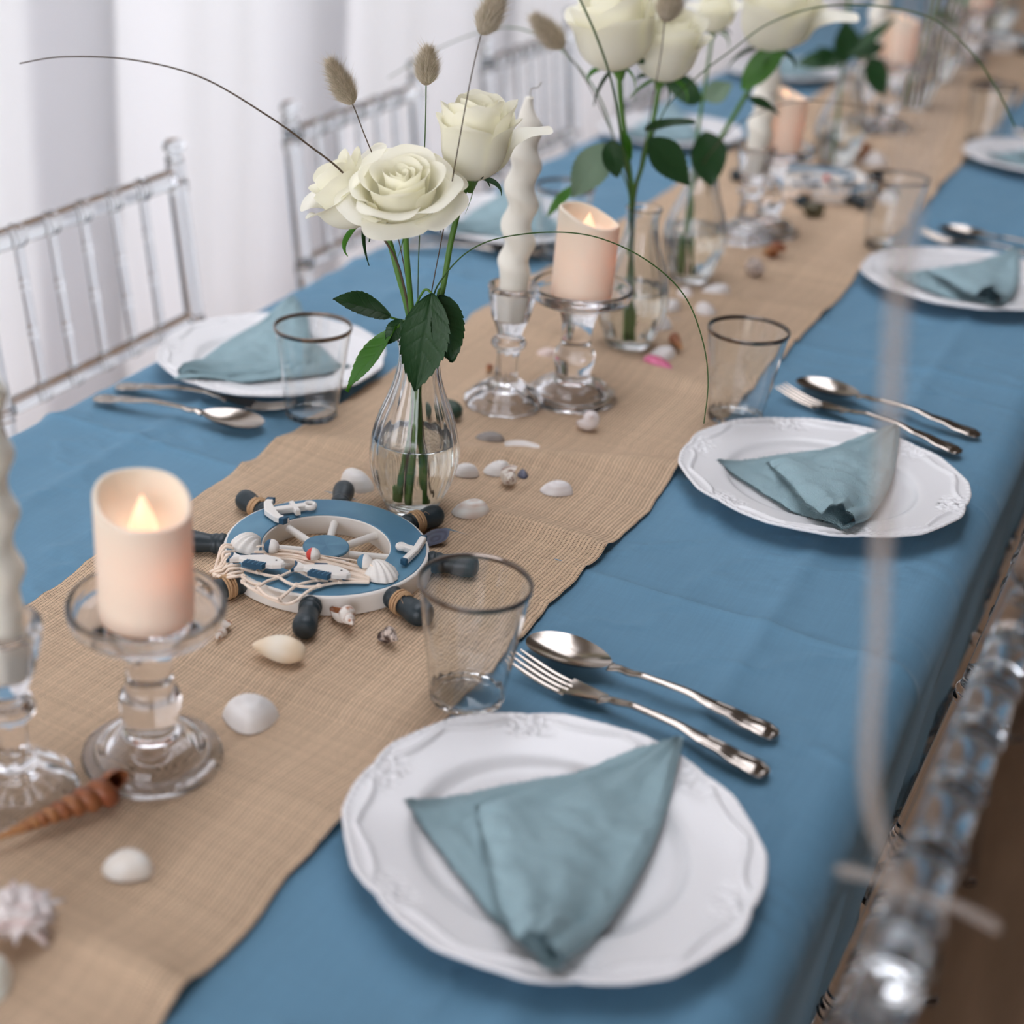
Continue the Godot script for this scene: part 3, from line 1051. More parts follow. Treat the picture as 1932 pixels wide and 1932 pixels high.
func make_taper_holder(label: String, at: Vector3) -> Node3D:
	var t := thing("taper_candle_holder", label, "candle holder", at, 0.0, "cut glass taper candle holders")
	var out := [Vector2(0, 0.0195), Vector2(0.008, 0.0190), Vector2(0.019, 0.0165), Vector2(0.031, 0.0100), Vector2(0.0385, 0.0035), Vector2(0.0405, 0.0), Vector2(0.0435, 0.003), Vector2(0.0425, 0.0075), Vector2(0.034, 0.016), Vector2(0.022, 0.025), Vector2(0.0145, 0.0295), Vector2(0.0122, 0.035), Vector2(0.0122, 0.060), Vector2(0.0135, 0.064), Vector2(0.0180, 0.068), Vector2(0.0190, 0.072), Vector2(0.0172, 0.076), Vector2(0.0130, 0.0795), Vector2(0.0145, 0.086), Vector2(0.0205, 0.103), Vector2(0.0255, 0.124), Vector2(0.0272, 0.1345), Vector2(0.0268, 0.1370), Vector2(0.0245, 0.1372), Vector2(0.0205, 0.1345), Vector2(0.0170, 0.1300), Vector2(0.0160, 0.1200), Vector2(0.0155, 0.0985), Vector2(0.0, 0.0975)]
	var b := MB.new()
	b.lathe(soft(out, 0.0012), 96, func(a: float, p: Vector2):
		if p.y < 0.031 and p.x > 0.009:
			return 1.0 + 0.06 * (absf(cos(a * TAU * 5.0)) - 0.5) * smoothstep(0.009, 0.03, p.x)
		if p.y < 0.062 and p.x > 0.011:
			return 1.0 - 0.05 * cos(fposmod(a * 8.0, 1.0) * TAU)
		if p.y < 0.127 and p.y > 0.083 and p.x > 0.0165:
			return 1.0 - 0.03 * cos(fposmod(a * 8.0, 1.0) * TAU)
		return 1.0)
	part("body", b, M.crystal, t)
	return t

func make_taper(label: String, at: Vector3, turn: float) -> Node3D:
	var t := thing("twisted_candle", label, "candle", at, turn, "white twisted taper candles")
	var H := 0.236
	var b := MB.new()
	b.grid(func(a: float, s: float):
		var y: float = s * H
		var k := smoothstep(0.045, 0.07, y) * (1.0 - smoothstep(0.195, 0.236, y) * 0.75)
		var r := lerpf(0.0152, 0.0168, smoothstep(0.040, 0.056, y)) - 0.0020 * y / H
		r *= 1.0 - 0.72 * smoothstep(0.195, 0.236, y)
		if s > 0.995 or s < 0.002: r = 0.0
		var tw: float = y / 0.0405 * TAU
		var off := 0.0031 * k
		return Vector3(r * cos(a * TAU) + off * cos(tw), y, -r * sin(a * TAU) + off * sin(tw)), 32, 150, true)
	part("wax", b, M.wax, t)
	var w := MB.new()
	w.tube(curve([Vector3(0.0008, H - 0.003, 0), Vector3(0.001, H + 0.006, 0.0), Vector3(0.005, H + 0.007, -0.002), Vector3(0.010, H + 0.007, -0.003), Vector3(0.014, H + 0.012, -0.004)], 5), 0.0007, 6)
	part("wick", w, M.wick, t)
	return t

func build_candles() -> void:
	var yy := T + 0.0055
	var ph := [[Vector3(-0.5284, yy, -0.6692), "clear glass pillar candle holder nearest the camera"], [Vector3(-0.5369, yy, -1.4557), "clear glass pillar candle holder beyond the roses"], [Vector3(-0.543, yy, -2.215), "blurred glass pillar candle holder, third along the runner"], [Vector3(-0.552, yy, -3.03), "fourth glass pillar candle holder, behind dark rose leaves"], [Vector3(-0.55, yy, -3.84), "fifth glass pillar candle holder, far along the runner"]]
	var pc := ["lit ivory pillar candle nearest the camera, glowing peach", "lit ivory pillar candle just beyond the roses, with a slanted rim", "blurred lit ivory pillar candle, third along the runner", "blurred lit ivory pillar candle peeping past dark rose leaves", "faint lit pillar candle, fifth along the runner"]
	var th := [[Vector3(-0.5835, yy, -0.586), "cut glass taper holder with scalloped foot at the near end of the runner"], [Vector3(-0.5915, yy, -1.399), "cut glass taper holder with scalloped foot just beyond the rose vase"], [Vector3(-0.558, yy, -2.165), "blurred cut glass taper holder, third along the runner"], [Vector3(-0.588, yy, -2.985), "fourth cut glass taper holder, far along the runner"], [Vector3(-0.585, yy, -3.79), "fifth cut glass taper holder, far along the runner"]]
	var tc := ["white twisted taper candle cut off by the frame, nearest the camera", "tall white twisted taper candle just beyond the roses, wick curled", "blurred white twisted taper candle, third along the runner", "blurred white twisted taper, fourth along the runner", "far white twisted taper, fifth along the runner"]
	var a := make_pillar_holder(ph[0][1], ph[0][0])
	var c := make_pillar_candle(pc[0], ph[0][0] + Vector3(0, 0.1172, 0), -0.4)
	var d := make_taper_holder(th[0][1], th[0][0])
	var e := make_taper(tc[0], th[0][0] + Vector3(0, 0.0978, 0), 0.4)
	var turns := [-0.4, 0.32, 0.4, 0.4, 0.4]
	for k in range(1, 5):
		dup(a, "pillar_candle_holder", ph[k][0], 0.3 * k, ph[k][1])
		dup(c, "pillar_candle", ph[k][0] + Vector3(0, 0.1172, 0), turns[k], pc[k])
		dup(d, "taper_candle_holder", th[k][0], 0.35 * k, th[k][1])
		dup(e, "twisted_candle", th[k][0] + Vector3(0, 0.0978, 0), 0.9 * k, tc[k])

# ---------------------------------------------------------------- vases and flowers
func make_vase(label: String, at: Vector3) -> Node3D:
	var t := thing("bud_vase", label, "vase", at, 0.0, "ribbed clear glass bud vases")
	var o := curve2([Vector2(0, 0.0035), Vector2(0.012, 0.003), Vector2(0.019, 0.0008), Vector2(0.0225, 0.0002), Vector2(0.0255, 0.0025), Vector2(0.0300, 0.0125), Vector2(0.0362, 0.0275), Vector2(0.0405, 0.045), Vector2(0.0415, 0.058), Vector2(0.0395, 0.075), Vector2(0.0345, 0.094), Vector2(0.0275, 0.112), Vector2(0.0222, 0.128), Vector2(0.0193, 0.142), Vector2(0.0185, 0.153), Vector2(0.0196, 0.162), Vector2(0.0212, 0.168), Vector2(0.0207, 0.1695)], 4)
	var i := curve2([Vector2(0.0196, 0.1690), Vector2(0.0178, 0.162), Vector2(0.0166, 0.153), Vector2(0.0173, 0.142), Vector2(0.0202, 0.128), Vector2(0.0255, 0.112), Vector2(0.0325, 0.094), Vector2(0.0375, 0.075), Vector2(0.0394, 0.058), Vector2(0.0384, 0.045), Vector2(0.0340, 0.0275), Vector2(0.0280, 0.0135), Vector2(0.0220, 0.0080), Vector2(0.0, 0.0070)], 4)
	var p := o.duplicate()
	p.append_array(i)
	var n := o.size()
	var b := MB.new()
	b.lathe(p, 120, func(a: float, q: Vector2):
		var k := smoothstep(0.010, 0.03, q.y) * (1.0 - smoothstep(0.135, 0.158, q.y))
		return 1.0 + 0.016 * k * cos(a * TAU * 18.0))
	part("body", b, M.glass, t)
	var w := MB.new()
	var wp := [Vector2(0, 0.0068), Vector2(0.0221, 0.0078), Vector2(0.0282, 0.0134), Vector2(0.0342, 0.0275), Vector2(0.0386, 0.045), Vector2(0.0396, 0.058), Vector2(0.0384, 0.0712), Vector2(0.0383, 0.0730), Vector2(0.0374, 0.0722), Vector2(0.0355, 0.0717), Vector2(0.0, 0.0716)]
	w.lathe(curve2(wp, 4), 96)
	part("water", w, M.water, t)
	return t

# one rose petal: rb belly radius, ht height, fl flare of the lip, wd half angle, dr droop of the lip
func petal(th0: float, rb: float, y0: float, ht: float, fl: float, wd: float, dr: float, sd: float, nu := 18, nv := 18) -> MB:
	var b := MB.new()
	var curl := fl * 0.42
	b.grid(func(a: float, s: float):
		var u: float = a * 2.0 - 1.0
		var tip := 1.0 - 0.22 * pow(absf(u), 3.0) + (0.006 + 0.026 * smoothstep(0.010, 0.030, rb)) * exp(-pow((u - 0.1 * sin(sd)) / 0.2, 2.0)) + 0.010 * sin(u * 3.0 + sd) * smoothstep(0.006, 0.02, rb)
		var v: float = s * tip
		var wid: float = wd * lerpf(0.72, 1.0, smoothstep(0.0, 0.5, s)) * (1.0 - 0.06 * smoothstep(0.8, 1.0, s))
		var th: float = th0 + u * wid
		var belly := pow(1.0 - pow(1.0 - minf(v / 0.60, 1.0), 2.1), 0.62)
		var lip := smoothstep(0.45, 1.02, v)
		var roll := smoothstep(0.78, 1.02, v)
		var r: float = 0.004 + (rb - 0.004) * belly + fl * lip * lip
		r += 0.10 * rb * u * smoothstep(0.1, 0.6, v)                       # one side tucks under its neighbour
		r += curl * roll * roll * (0.7 + 0.5 * pow(absf(u), 2.0))
		r += 0.0012 * sin(u * 3.0 + sd * 3.0) * lip * (fl / 0.012 + 0.3)
		var y: float = y0 + ht * pow(v, 1.12) - dr * smoothstep(0.70, 1.03, v) - curl * 0.8 * roll * roll * (0.6 + 0.7 * u * u)
		return Vector3(r * cos(th), y, r * sin(th)), nu, nv)
	return b

func sepal_mesh(th: float, out: float, down: float, len: float) -> MB:
	var pts := []
	var rr := []
	for k in 9:
		var s := k / 8.0
		var rad := 0.004 + out * sin(s * 1.4)
		pts.append(Vector3(rad * cos(th + 0.25 * s * s), 0.002 - down * s * s + len * 0.1 * s, rad * sin(th + 0.25 * s * s)))
		rr.append(0.0046 * sin(PI * (0.22 + 0.78 * (1.0 - pow(s, 1.2)))) * (1.0 - s) + 0.0005)
	var b := MB.new()
	b.tube(pts, rr, 8, true, 0.18, Vector3(sin(th), 0, -cos(th)))
	return b

# serrated leaf: base, tip, half width, the way its upper face looks, sag along its length
func leaf_mesh(p0: Vector3, p1: Vector3, w: float, face: Vector3, sag: float, cup: float, sd := 0.0, teeth := 11.0) -> MB:
	var b := MB.new()
	var ax := p1 - p0
	var len := ax.length()
	var sd_dir := ax.cross(face).normalized()
	var up := sd_dir.cross(ax).normalized()
	for side in 2:
		b.grid(func(a: float, s: float):
			var u: float = a * 2.0 - 1.0
			var prof := pow(sin(PI * pow(s, 0.82)), 0.85) if s > 0.0 and s < 1.0 else 0.0
			var saw := fposmod(s * teeth + 0.2 * sd, 1.0)
			var ww: float = w * prof * (1.0 - (0.085 * (1.0 - saw)) * smoothstep(0.85, 1.0, absf(u)) * smoothstep(0.04, 0.12, s))
			var p := p0 + ax * (s + 0.02 * smoothstep(0.85, 1.0, absf(u)) * (saw - 0.5)) + sd_dir * ww * u
			var h: float = -sag * 4.0 * s * (1.0 - s) * -1.0
			h += cup * w * u * u
			var vein := fposmod(s * 6.0 - absf(u) * 1.3, 1.0)
			h -= 0.0007 * exp(-pow(u / 0.07, 2.0))
			h -= 0.00035 * exp(-pow((vein - 0.5) / 0.09, 2.0)) * smoothstep(0.02, 0.2, prof)
			h += 0.0012 * sin(s * 7.0 + u * 2.0 + sd * 4.0)
			if side == 1: h -= 0.00025
			return p + up * h, 22, 132, false, side == 0)
	return b

func make_rose(label: String, head: Vector3, axis: Vector3, turn: float, kind: String, stem: Array, leaves: Array, size := 1.0, wide := 1.0) -> Node3D:
	var t := thing("rose", label, "rose", Vector3(stem[-1].x, stem[-1].y, stem[-1].z), 0.0, "white roses in the bud vases")
	var o: Vector3 = t.position
	var st := []
	for p in stem: st.append(p - o)
	var b := MB.new()
	var path := curve(st, 8)
	b.tube(path, 0.0026 * size, 10)
	part("stem", b, M.stem, t)
	var y := axis.normalized()
	var x := y.cross(Vector3(0.3, 0.1, 1)).normalized()
	var bs := Basis(x, y, x.cross(y)) * Basis(Vector3.UP, turn)
	var tr := Transform3D(bs.scaled_local(Vector3(size * wide, size, size * wide)), head - o)
	var rings := []
	if kind == "open":
		rings = [[2, 0.0050, 0.016, 0.028, 0.0002, 2.2, 0.0], [3, 0.0090, 0.013, 0.033, 0.0008, 1.45, 0.0], [3, 0.0145, 0.010, 0.0375, 0.0022, 1.35, 0.0], [3, 0.0200, 0.007, 0.0410, 0.0045, 1.30, 0.0008], [4, 0.0265, 0.004, 0.0425, 0.0080, 1.02, 0.002], [5, 0.0330, 0.001, 0.0400, 0.0125, 0.88, 0.005], [5, 0.0365, -0.001, 0.0310, 0.0175, 0.82, 0.010]]
	elif kind == "cup":
		rings = [[2, 0.0055, 0.026, 0.040, 0.0004, 2.2, 0.0], [3, 0.0105, 0.020, 0.048, 0.001, 1.45, 0.0], [3, 0.0165, 0.014, 0.056, 0.002, 1.35, 0.0], [4, 0.0230, 0.007, 0.0640, 0.0035, 1.05, 0.0], [4, 0.0295, 0.002, 0.0680, 0.006, 1.02, 0.0015], [5, 0.0335, 0.0, 0.0620, 0.008, 0.84, 0.003]]
	else:
		rings = [[2, 0.0055, 0.02, 0.034, 0.0004, 2.2, 0.0], [3, 0.0105, 0.014, 0.042, 0.001, 1.45, 0.0], [3, 0.0165, 0.008, 0.050, 0.002, 1.35, 0.0], [4, 0.0220, 0.003, 0.052, 0.005, 1.05, 0.001], [4, 0.0275, 0.0, 0.048, 0.015, 0.95, 0.006]]
	var ri := 0
	for q in rings:
		for k in int(q[0]):
			var pm := petal(TAU * k / q[0] + ri * 2.4 + 0.15 * sin(k * 5.0 + ri), q[1] * (1.0 + 0.05 * sin(k * 3.0 + ri * 2.0)), q[2], q[3] * (1.0 + 0.045 * sin(k * 7.0 + ri * 3.0)), q[4] * (1.0 + 0.3 * sin(k * 4.0 + ri)), q[5], q[6], k * 1.9 + ri * 0.7)
			pm.moved(tr)
			part("petal", pm, M.petal, t)
		ri += 1
	if kind == "cup":      # one petal peels right away
		var pm := petal(0.0, 0.0345, 0.0, 0.050, 0.030, 0.33, 0.0, 2.2)
		pm.moved(tr)
		part("petal", pm, M.petal, t)
	var hip := MB.new()
	hip.lathe(curve2([Vector2(0.0028, -0.012), Vector2(0.0042, -0.009), Vector2(0.0062, -0.004), Vector2(0.0082, 0.0015), Vector2(0.006, 0.004), Vector2(0, 0.005)], 3), 16)
	hip.moved(tr)
	part("hip", hip, M.stem, t)
	for k in 5:
		var se := sepal_mesh(TAU * k / 5.0 + 0.4, 0.031 + 0.007 * sin(k * 3.0), 0.014 + 0.016 * absf(sin(k * 2.3)), 0.03)
		se.moved(tr)
		part("sepal", se, M.leaf if k % 2 == 0 else M.lightleaf, t)
	for l in leaves:
		var lf := leaf_mesh(l[0] - o, l[1] - o, l[2], l[3], l[4], l[5], l[6])
		var lo := part("leaf", lf, M[l[7]], t)
		if l.size() > 8:
			var pe := MB.new()
			var pp := []
			for p in l[8]: pp.append(p - o)
			pe.tube(curve(pp, 6), 0.0011, 8)
			part("leaf_stalk", pe, M.stem, lo)
	return t

func make_tail(label: String, stem: Array, tip: Vector3, rad: float, dry := true, sd := 1, stalk := 0.00055) -> Node3D:
	var t := thing("bunny_tail", label, "dried grass", stem[-1], 0.0, "fluffy bunny tail grasses in the vases")
	var o: Vector3 = t.position
	var st := []
	for p in stem: st.append(p - o)
	var b := MB.new()
	b.tube(curve(st, 8), stalk, 6)
	part("stem", b, M.dryblade if dry else M.blade, t)
	var base: Vector3 = st[0]
	var ax := (tip - o) - base
	var len := ax.length()
	var y := ax.normalized()
	var x := y.cross(Vector3(0.3, 0.2, 1)).normalized()
	var bs := Basis(x, y, x.cross(y))
	var h := MB.new()
	h.grid(func(a: float, s: float):
		var r: float = rad * 0.62 * pow(sin(PI * clampf(0.06 + 0.94 * pow(s, 0.72), 0.0, 1.0)), 0.7)
		return base + bs * Vector3(r * cos(a * TAU), s * len * 0.92, -r * sin(a * TAU)), 20, 20, true, false, 1.0, 1.0,
		func(a: float, s: float): return Color(0.36, 0.30, 0.22))
	rng.seed = 400 + sd
	var cols := [Color(0.66, 0.58, 0.46), Color(0.54, 0.46, 0.34), Color(0.80, 0.74, 0.63), Color(0.46, 0.42, 0.29)]
	for k in 3800:
		var s := pow(rng.randf(), 0.85)
		var a := rng.randf() * TAU
		var r := rad * 0.60 * pow(sin(PI * clampf(0.06 + 0.94 * pow(s, 0.72), 0.0, 1.0)), 0.7)
		var rd := bs * Vector3(cos(a), 0, sin(a))
		var p := base + bs * Vector3(r * cos(a), s * len * 0.90, r * sin(a))
		var d := (rd * (0.55 - 0.25 * s) + y * 0.85 + Vector3(rng.randf_range(-0.25, 0.25), rng.randf_range(-0.25, 0.25), rng.randf_range(-0.25, 0.25))).normalized()
		var l := rad * rng.randf_range(0.45, 1.0)
		if rng.randf() < 0.06: l *= 1.6
		var wv := d.cross(rd + Vector3(rng.randf(), rng.randf(), rng.randf()) * 0.7).normalized() * rng.randf_range(0.00008, 0.00017)
		var q := h.v.size()
		var cc: Color = cols[rng.randi() % 4]
		var mid := p + d * l * 0.55 + rd * l * 0.05
		var e := p + d * l + rd * l * 0.16
		var fnm := (mid - p).cross(wv).normalized()
		for vv in [p - wv, p + wv, mid - wv * 0.7, mid + wv * 0.7, e]:
			h.v.append(vv); h.n.append(fnm); h.u.append(Vector2.ZERO); h.c.append(cc)
		h.x.append_array([q, q + 1, q + 3, q, q + 3, q + 2, q + 2, q + 3, q + 4])
	part("seed_head", h, M.tail, t)
	return t

func make_blade(label: String, pts: Array, r0: float, r1: float, m: Material) -> void:
	var o: Vector3 = pts[0]
	var st := []
	for p in pts: st.append(p - o)
	var path := curve(st, 10)
	var rr := []
	for k in path.size():
		rr.append(lerpf(r0, r1, float(k) / (path.size() - 1)))
	var b := MB.new()
	b.tube(path, rr, 6, true, 0.6)
	single("grass_blade", b, m, label, "grass blade", o, "long arching grass blades in the vases")

# ---------------------------------------------------------------- the ship's wheel ornament
func bead_mesh(at: Vector3, dir: Vector3, r: float, from: float, to: float) -> MB:
	var b := MB.new()
	var p := []
	for k in 9:
		var an := lerpf(from, to, k / 8.0) * PI
		p.append(Vector2(maxf(0.0011, r * sin(an)), -r * cos(an)))
	b.lathe(p, 24)
	var y := dir.normalized()
	var x := y.cross(Vector3(0.1, 1, 0.2)).normalized()
	b.moved(Transform3D(Basis(x, y, x.cross(y)), at))
	return b

func scallop_mesh(L: float, H: float, ribs: float, sd := 0.0, ridge := 0.022, col = null) -> MB:
	var b := MB.new()
	b.grid(func(a: float, s: float):
		var ph: float = (a * 2.0 - 1.0) * 1.32
		var rim := 1.0 + 0.02 * cos(ph * ribs * 2.0) * s
		var k: float = s * rim
		var x := sin(ph) * k * L * 0.60 / sin(1.32) * (1.0 - 0.18 * (1.0 - s))
		var z := (cos(ph) - 0.12) * k * L * 1.05
		var y := H * pow(maxf(0.0, sin(PI * (0.16 + 0.84 * pow(s, 0.9)))), 0.65) * (1.0 - 0.85 * pow(absf(ph) / 1.32, 3.0)) + L * ridge * cos(ph * ribs * 2.0) * sin(s * PI * 0.92) + L * 0.003 * sin(s * 40.0 + sd)
		return Vector3(x, maxf(y, -0.001), z - 0.47 * L), 96, 28, false, true, 1.0, 1.0, col)
	return b

# spiral shell: whorls wound round a spire along +y, mouth at the bottom
func spiral_mesh(turns: float, g: float, a: float, bb: float, H: float, col, knob := 0.0, seg := 26) -> MB:
	var b := MB.new()
	var m := int(turns * seg)
	b.grid(func(p: float, s: float):
		var th: float = s * turns
		var e := pow(g, th - turns)
		var an: float = p * TAU
		var k := 1.0 + knob * pow(maxf(0.0, cos(th * TAU * 4.0)), 3.0) * maxf(0.0, sin(an) * 0.6 + 0.4)
		var rt := e * bb * k
		var rad := e * a + rt * cos(an)
		return Vector3(rad * cos(th * TAU), H * (1.0 - e) + rt * 1.15 * sin(an), rad * sin(th * TAU)), 18, m, true, true, 1.0, 1.0, col)
	return b

func anchor_poly(L: float, thick: float, arm := 1.0) -> Array:
	# ring end at x = L, crown at x = 0
	var t := thick / 2
	var q := [Vector2(L * 0.80, t), Vector2(L * 0.62, t), Vector2(L * 0.62, L * 0.22), Vector2(L * 0.52, L * 0.22), Vector2(L * 0.52, t), Vector2(L * 0.16, t), Vector2(L * 0.18, L * 0.28), Vector2(L * 0.30, L * 0.46), Vector2(L * 0.16, L * 0.50), Vector2(L * 0.03, L * 0.34), Vector2(-L * 0.06, 0), Vector2(L * 0.03, -L * 0.34), Vector2(L * 0.16, -L * 0.50), Vector2(L * 0.30, -L * 0.46), Vector2(L * 0.18, -L * 0.28), Vector2(L * 0.16, -t), Vector2(L * 0.52, -t), Vector2(L * 0.52, -L * 0.22), Vector2(L * 0.62, -L * 0.22), Vector2(L * 0.62, -t), Vector2(L * 0.80, -t)]
	for i in q.size():
		if absf(q[i].y) > L * 0.25: q[i].y *= arm
	return q

func make_anchor(parent: Node3D, crown: Vector3, ring: Vector3, rise: float, arm := 1.0) -> void:
	var d := ring - crown
	var L := d.length()
	var x := d.normalized()
	var z := x.cross(Vector3.UP).normalized()
	var tr := Transform3D(Basis(x, z.cross(x), z), crown)
	var b := MB.new()
	b.cutout(anchor_poly(L, L * 0.15, arm), 0.0, rise, 0.0008)
	var k := b.v.size()
	b.grid(func(a: float, s: float): 
		var c := Vector3(L * 0.89, rise * 0.5, 0)
		return c + Vector3(cos(a * TAU), 0, -sin(a * TAU)) * (L * 0.105 + L * 0.045 * cos(s * TAU)) + Vector3(0, rise * 0.5 * sin(s * TAU), 0), 24, 12, true)
	b.moved(tr)
	var o := part("anchor", b, M.whitewood, parent)
	for s in [-1.0, 1.0]:
		var q := MB.new()
		var P := [Vector2(L * 0.31, s * arm * L * 0.45), Vector2(L * 0.16, s * arm * L * 0.515), Vector2(L * 0.09, s * arm * L * 0.43), Vector2(L * 0.235, s * arm * L * 0.365)]
		q.cutout(P, -0.0002, rise + 0.0003, 0.0006)
		q.moved(tr)
		var f := part("fluke_tip", q, M.darkblue, o)
		f.set_meta("label", "dark blue painted anchor tip")

func small_anchor(parent: Node3D, tip0: Vector3, crown: Vector3, tip1: Vector3, ring: Vector3) -> void:
	var b := MB.new()
	var w := 0.0058
	var rise := 0.0058
	for q in [[crown, tip0], [crown, tip1], [crown, ring]]:
		var d: Vector3 = q[1] - q[0]
		var x := d.normalized()
		var z := x.cross(Vector3.UP).normalized()
		b.box((q[0] + q[1]) / 2 + Vector3(0, rise * (0.5 if q[1] != ring else 0.42), 0) + x * w * 0.15, Vector3(d.length() + w * 0.5, rise, w), 0.0009, Basis(x, z.cross(x), z))
	b.grid(func(a: float, s: float): return ring + Vector3(cos(a * TAU), 0, -sin(a * TAU)) * (0.0036 + 0.0018 * cos(s * TAU)) + Vector3(0, rise * 0.45 + 0.0024 * sin(s * TAU), 0), 24, 12, true)
	var o := part("anchor", b, M.whitewood, parent)
	for tp in [tip0, tip1]:
		var d: Vector3 = tp - crown
		var x := d.normalized()
		var z := x.cross(Vector3.UP).normalized()
		var k := MB.new()
		k.box(tp + Vector3(0, rise * 0.5, 0) + x * 0.0012, Vector3(0.0042, rise * 1.04, w * 1.04), 0.0009, Basis(x, z.cross(x), z))
		var f := part("fluke_tip", k, M.darkblue, o)
		f.set_meta("label", "dark blue painted anchor tip")

func make_fish(parent: Node3D, nose: Vector3, tail: Vector3, rise: float) -> void:
	var d := tail - nose
	var L := d.length()
	var x := d.normalized()
	var z := x.cross(Vector3.UP).normalized()
	if z.z < 0: z = -z
	var tr := Transform3D(Basis(x, Vector3.UP, z), nose)
	var pts := [Vector2(0, 0.02), Vector2(0.05, -0.07), Vector2(0.2, -0.15), Vector2(0.42, -0.18), Vector2(0.62, -0.12), Vector2(0.82, -0.05), Vector2(0.97, -0.125), Vector2(0.95, 0), Vector2(0.97, 0.115), Vector2(0.82, 0.05), Vector2(0.62, 0.11), Vector2(0.42, 0.15), Vector2(0.2, 0.14), Vector2(0.06, 0.09)]
	var P := []
	for p in pts: P.append(p * L)
	var b := MB.new()
	b.cutout(P, 0, rise, 0.0012)
	b.moved(tr)
	var o := part("fish", b, M.whitewood, parent)
	var fins := [[Vector2(0.93, -0.10), Vector2(1.02, -0.155), Vector2(0.985, 0), Vector2(1.02, 0.145), Vector2(0.93, 0.09)], [Vector2(0.30, 0.11), Vector2(0.66, 0.075), Vector2(0.72, 0.19), Vector2(0.36, 0.235)], [Vector2(0.42, -0.165), Vector2(0.62, -0.11), Vector2(0.68, -0.17), Vector2(0.46, -0.23)]]
	for k in 3:
		var q := MB.new()
		var Q := []
		for p in fins[k]: Q.append(p * L)
		q.cutout(Q, 0.0002, rise * (0.85 if k != 1 else 1.08), 0.0008)
		q.moved(tr)
		var f := part("fin", q, M.darkblue, o)
		f.set_meta("label", "dark blue painted fin")
		if k == 1:
			for j in 9:
				var r := MB.new()
				var s := (j + 0.5) / 9.0
				var p0 := Vector2(lerpf(0.30, 0.67, s), lerpf(0.125, 0.09, s)) * L
				var p1 := Vector2(lerpf(0.355, 0.72, s), lerpf(0.228, 0.186, s)) * L
				r.tube([tr * Vector3(p0.x, rise * 1.08, p0.y), tr * Vector3(p1.x, rise * 1.06, p1.y)], L * 0.009, 6)
				q = r
				var rb := part("fin_ridge", r, M.bluewood if j % 2 == 0 else M.darkblue, o)
	var e := MB.new()
	e.lathe([Vector2(L * 0.018, 0), Vector2(L * 0.018, 0.0003), Vector2(L * 0.008, 0.0005), Vector2(0, 0.0005)], 12)
	e.moved(Transform3D(Basis(), tr * Vector3(0.17 * L, rise, -0.01 * L)))
	part("eye", e, M.black, o)

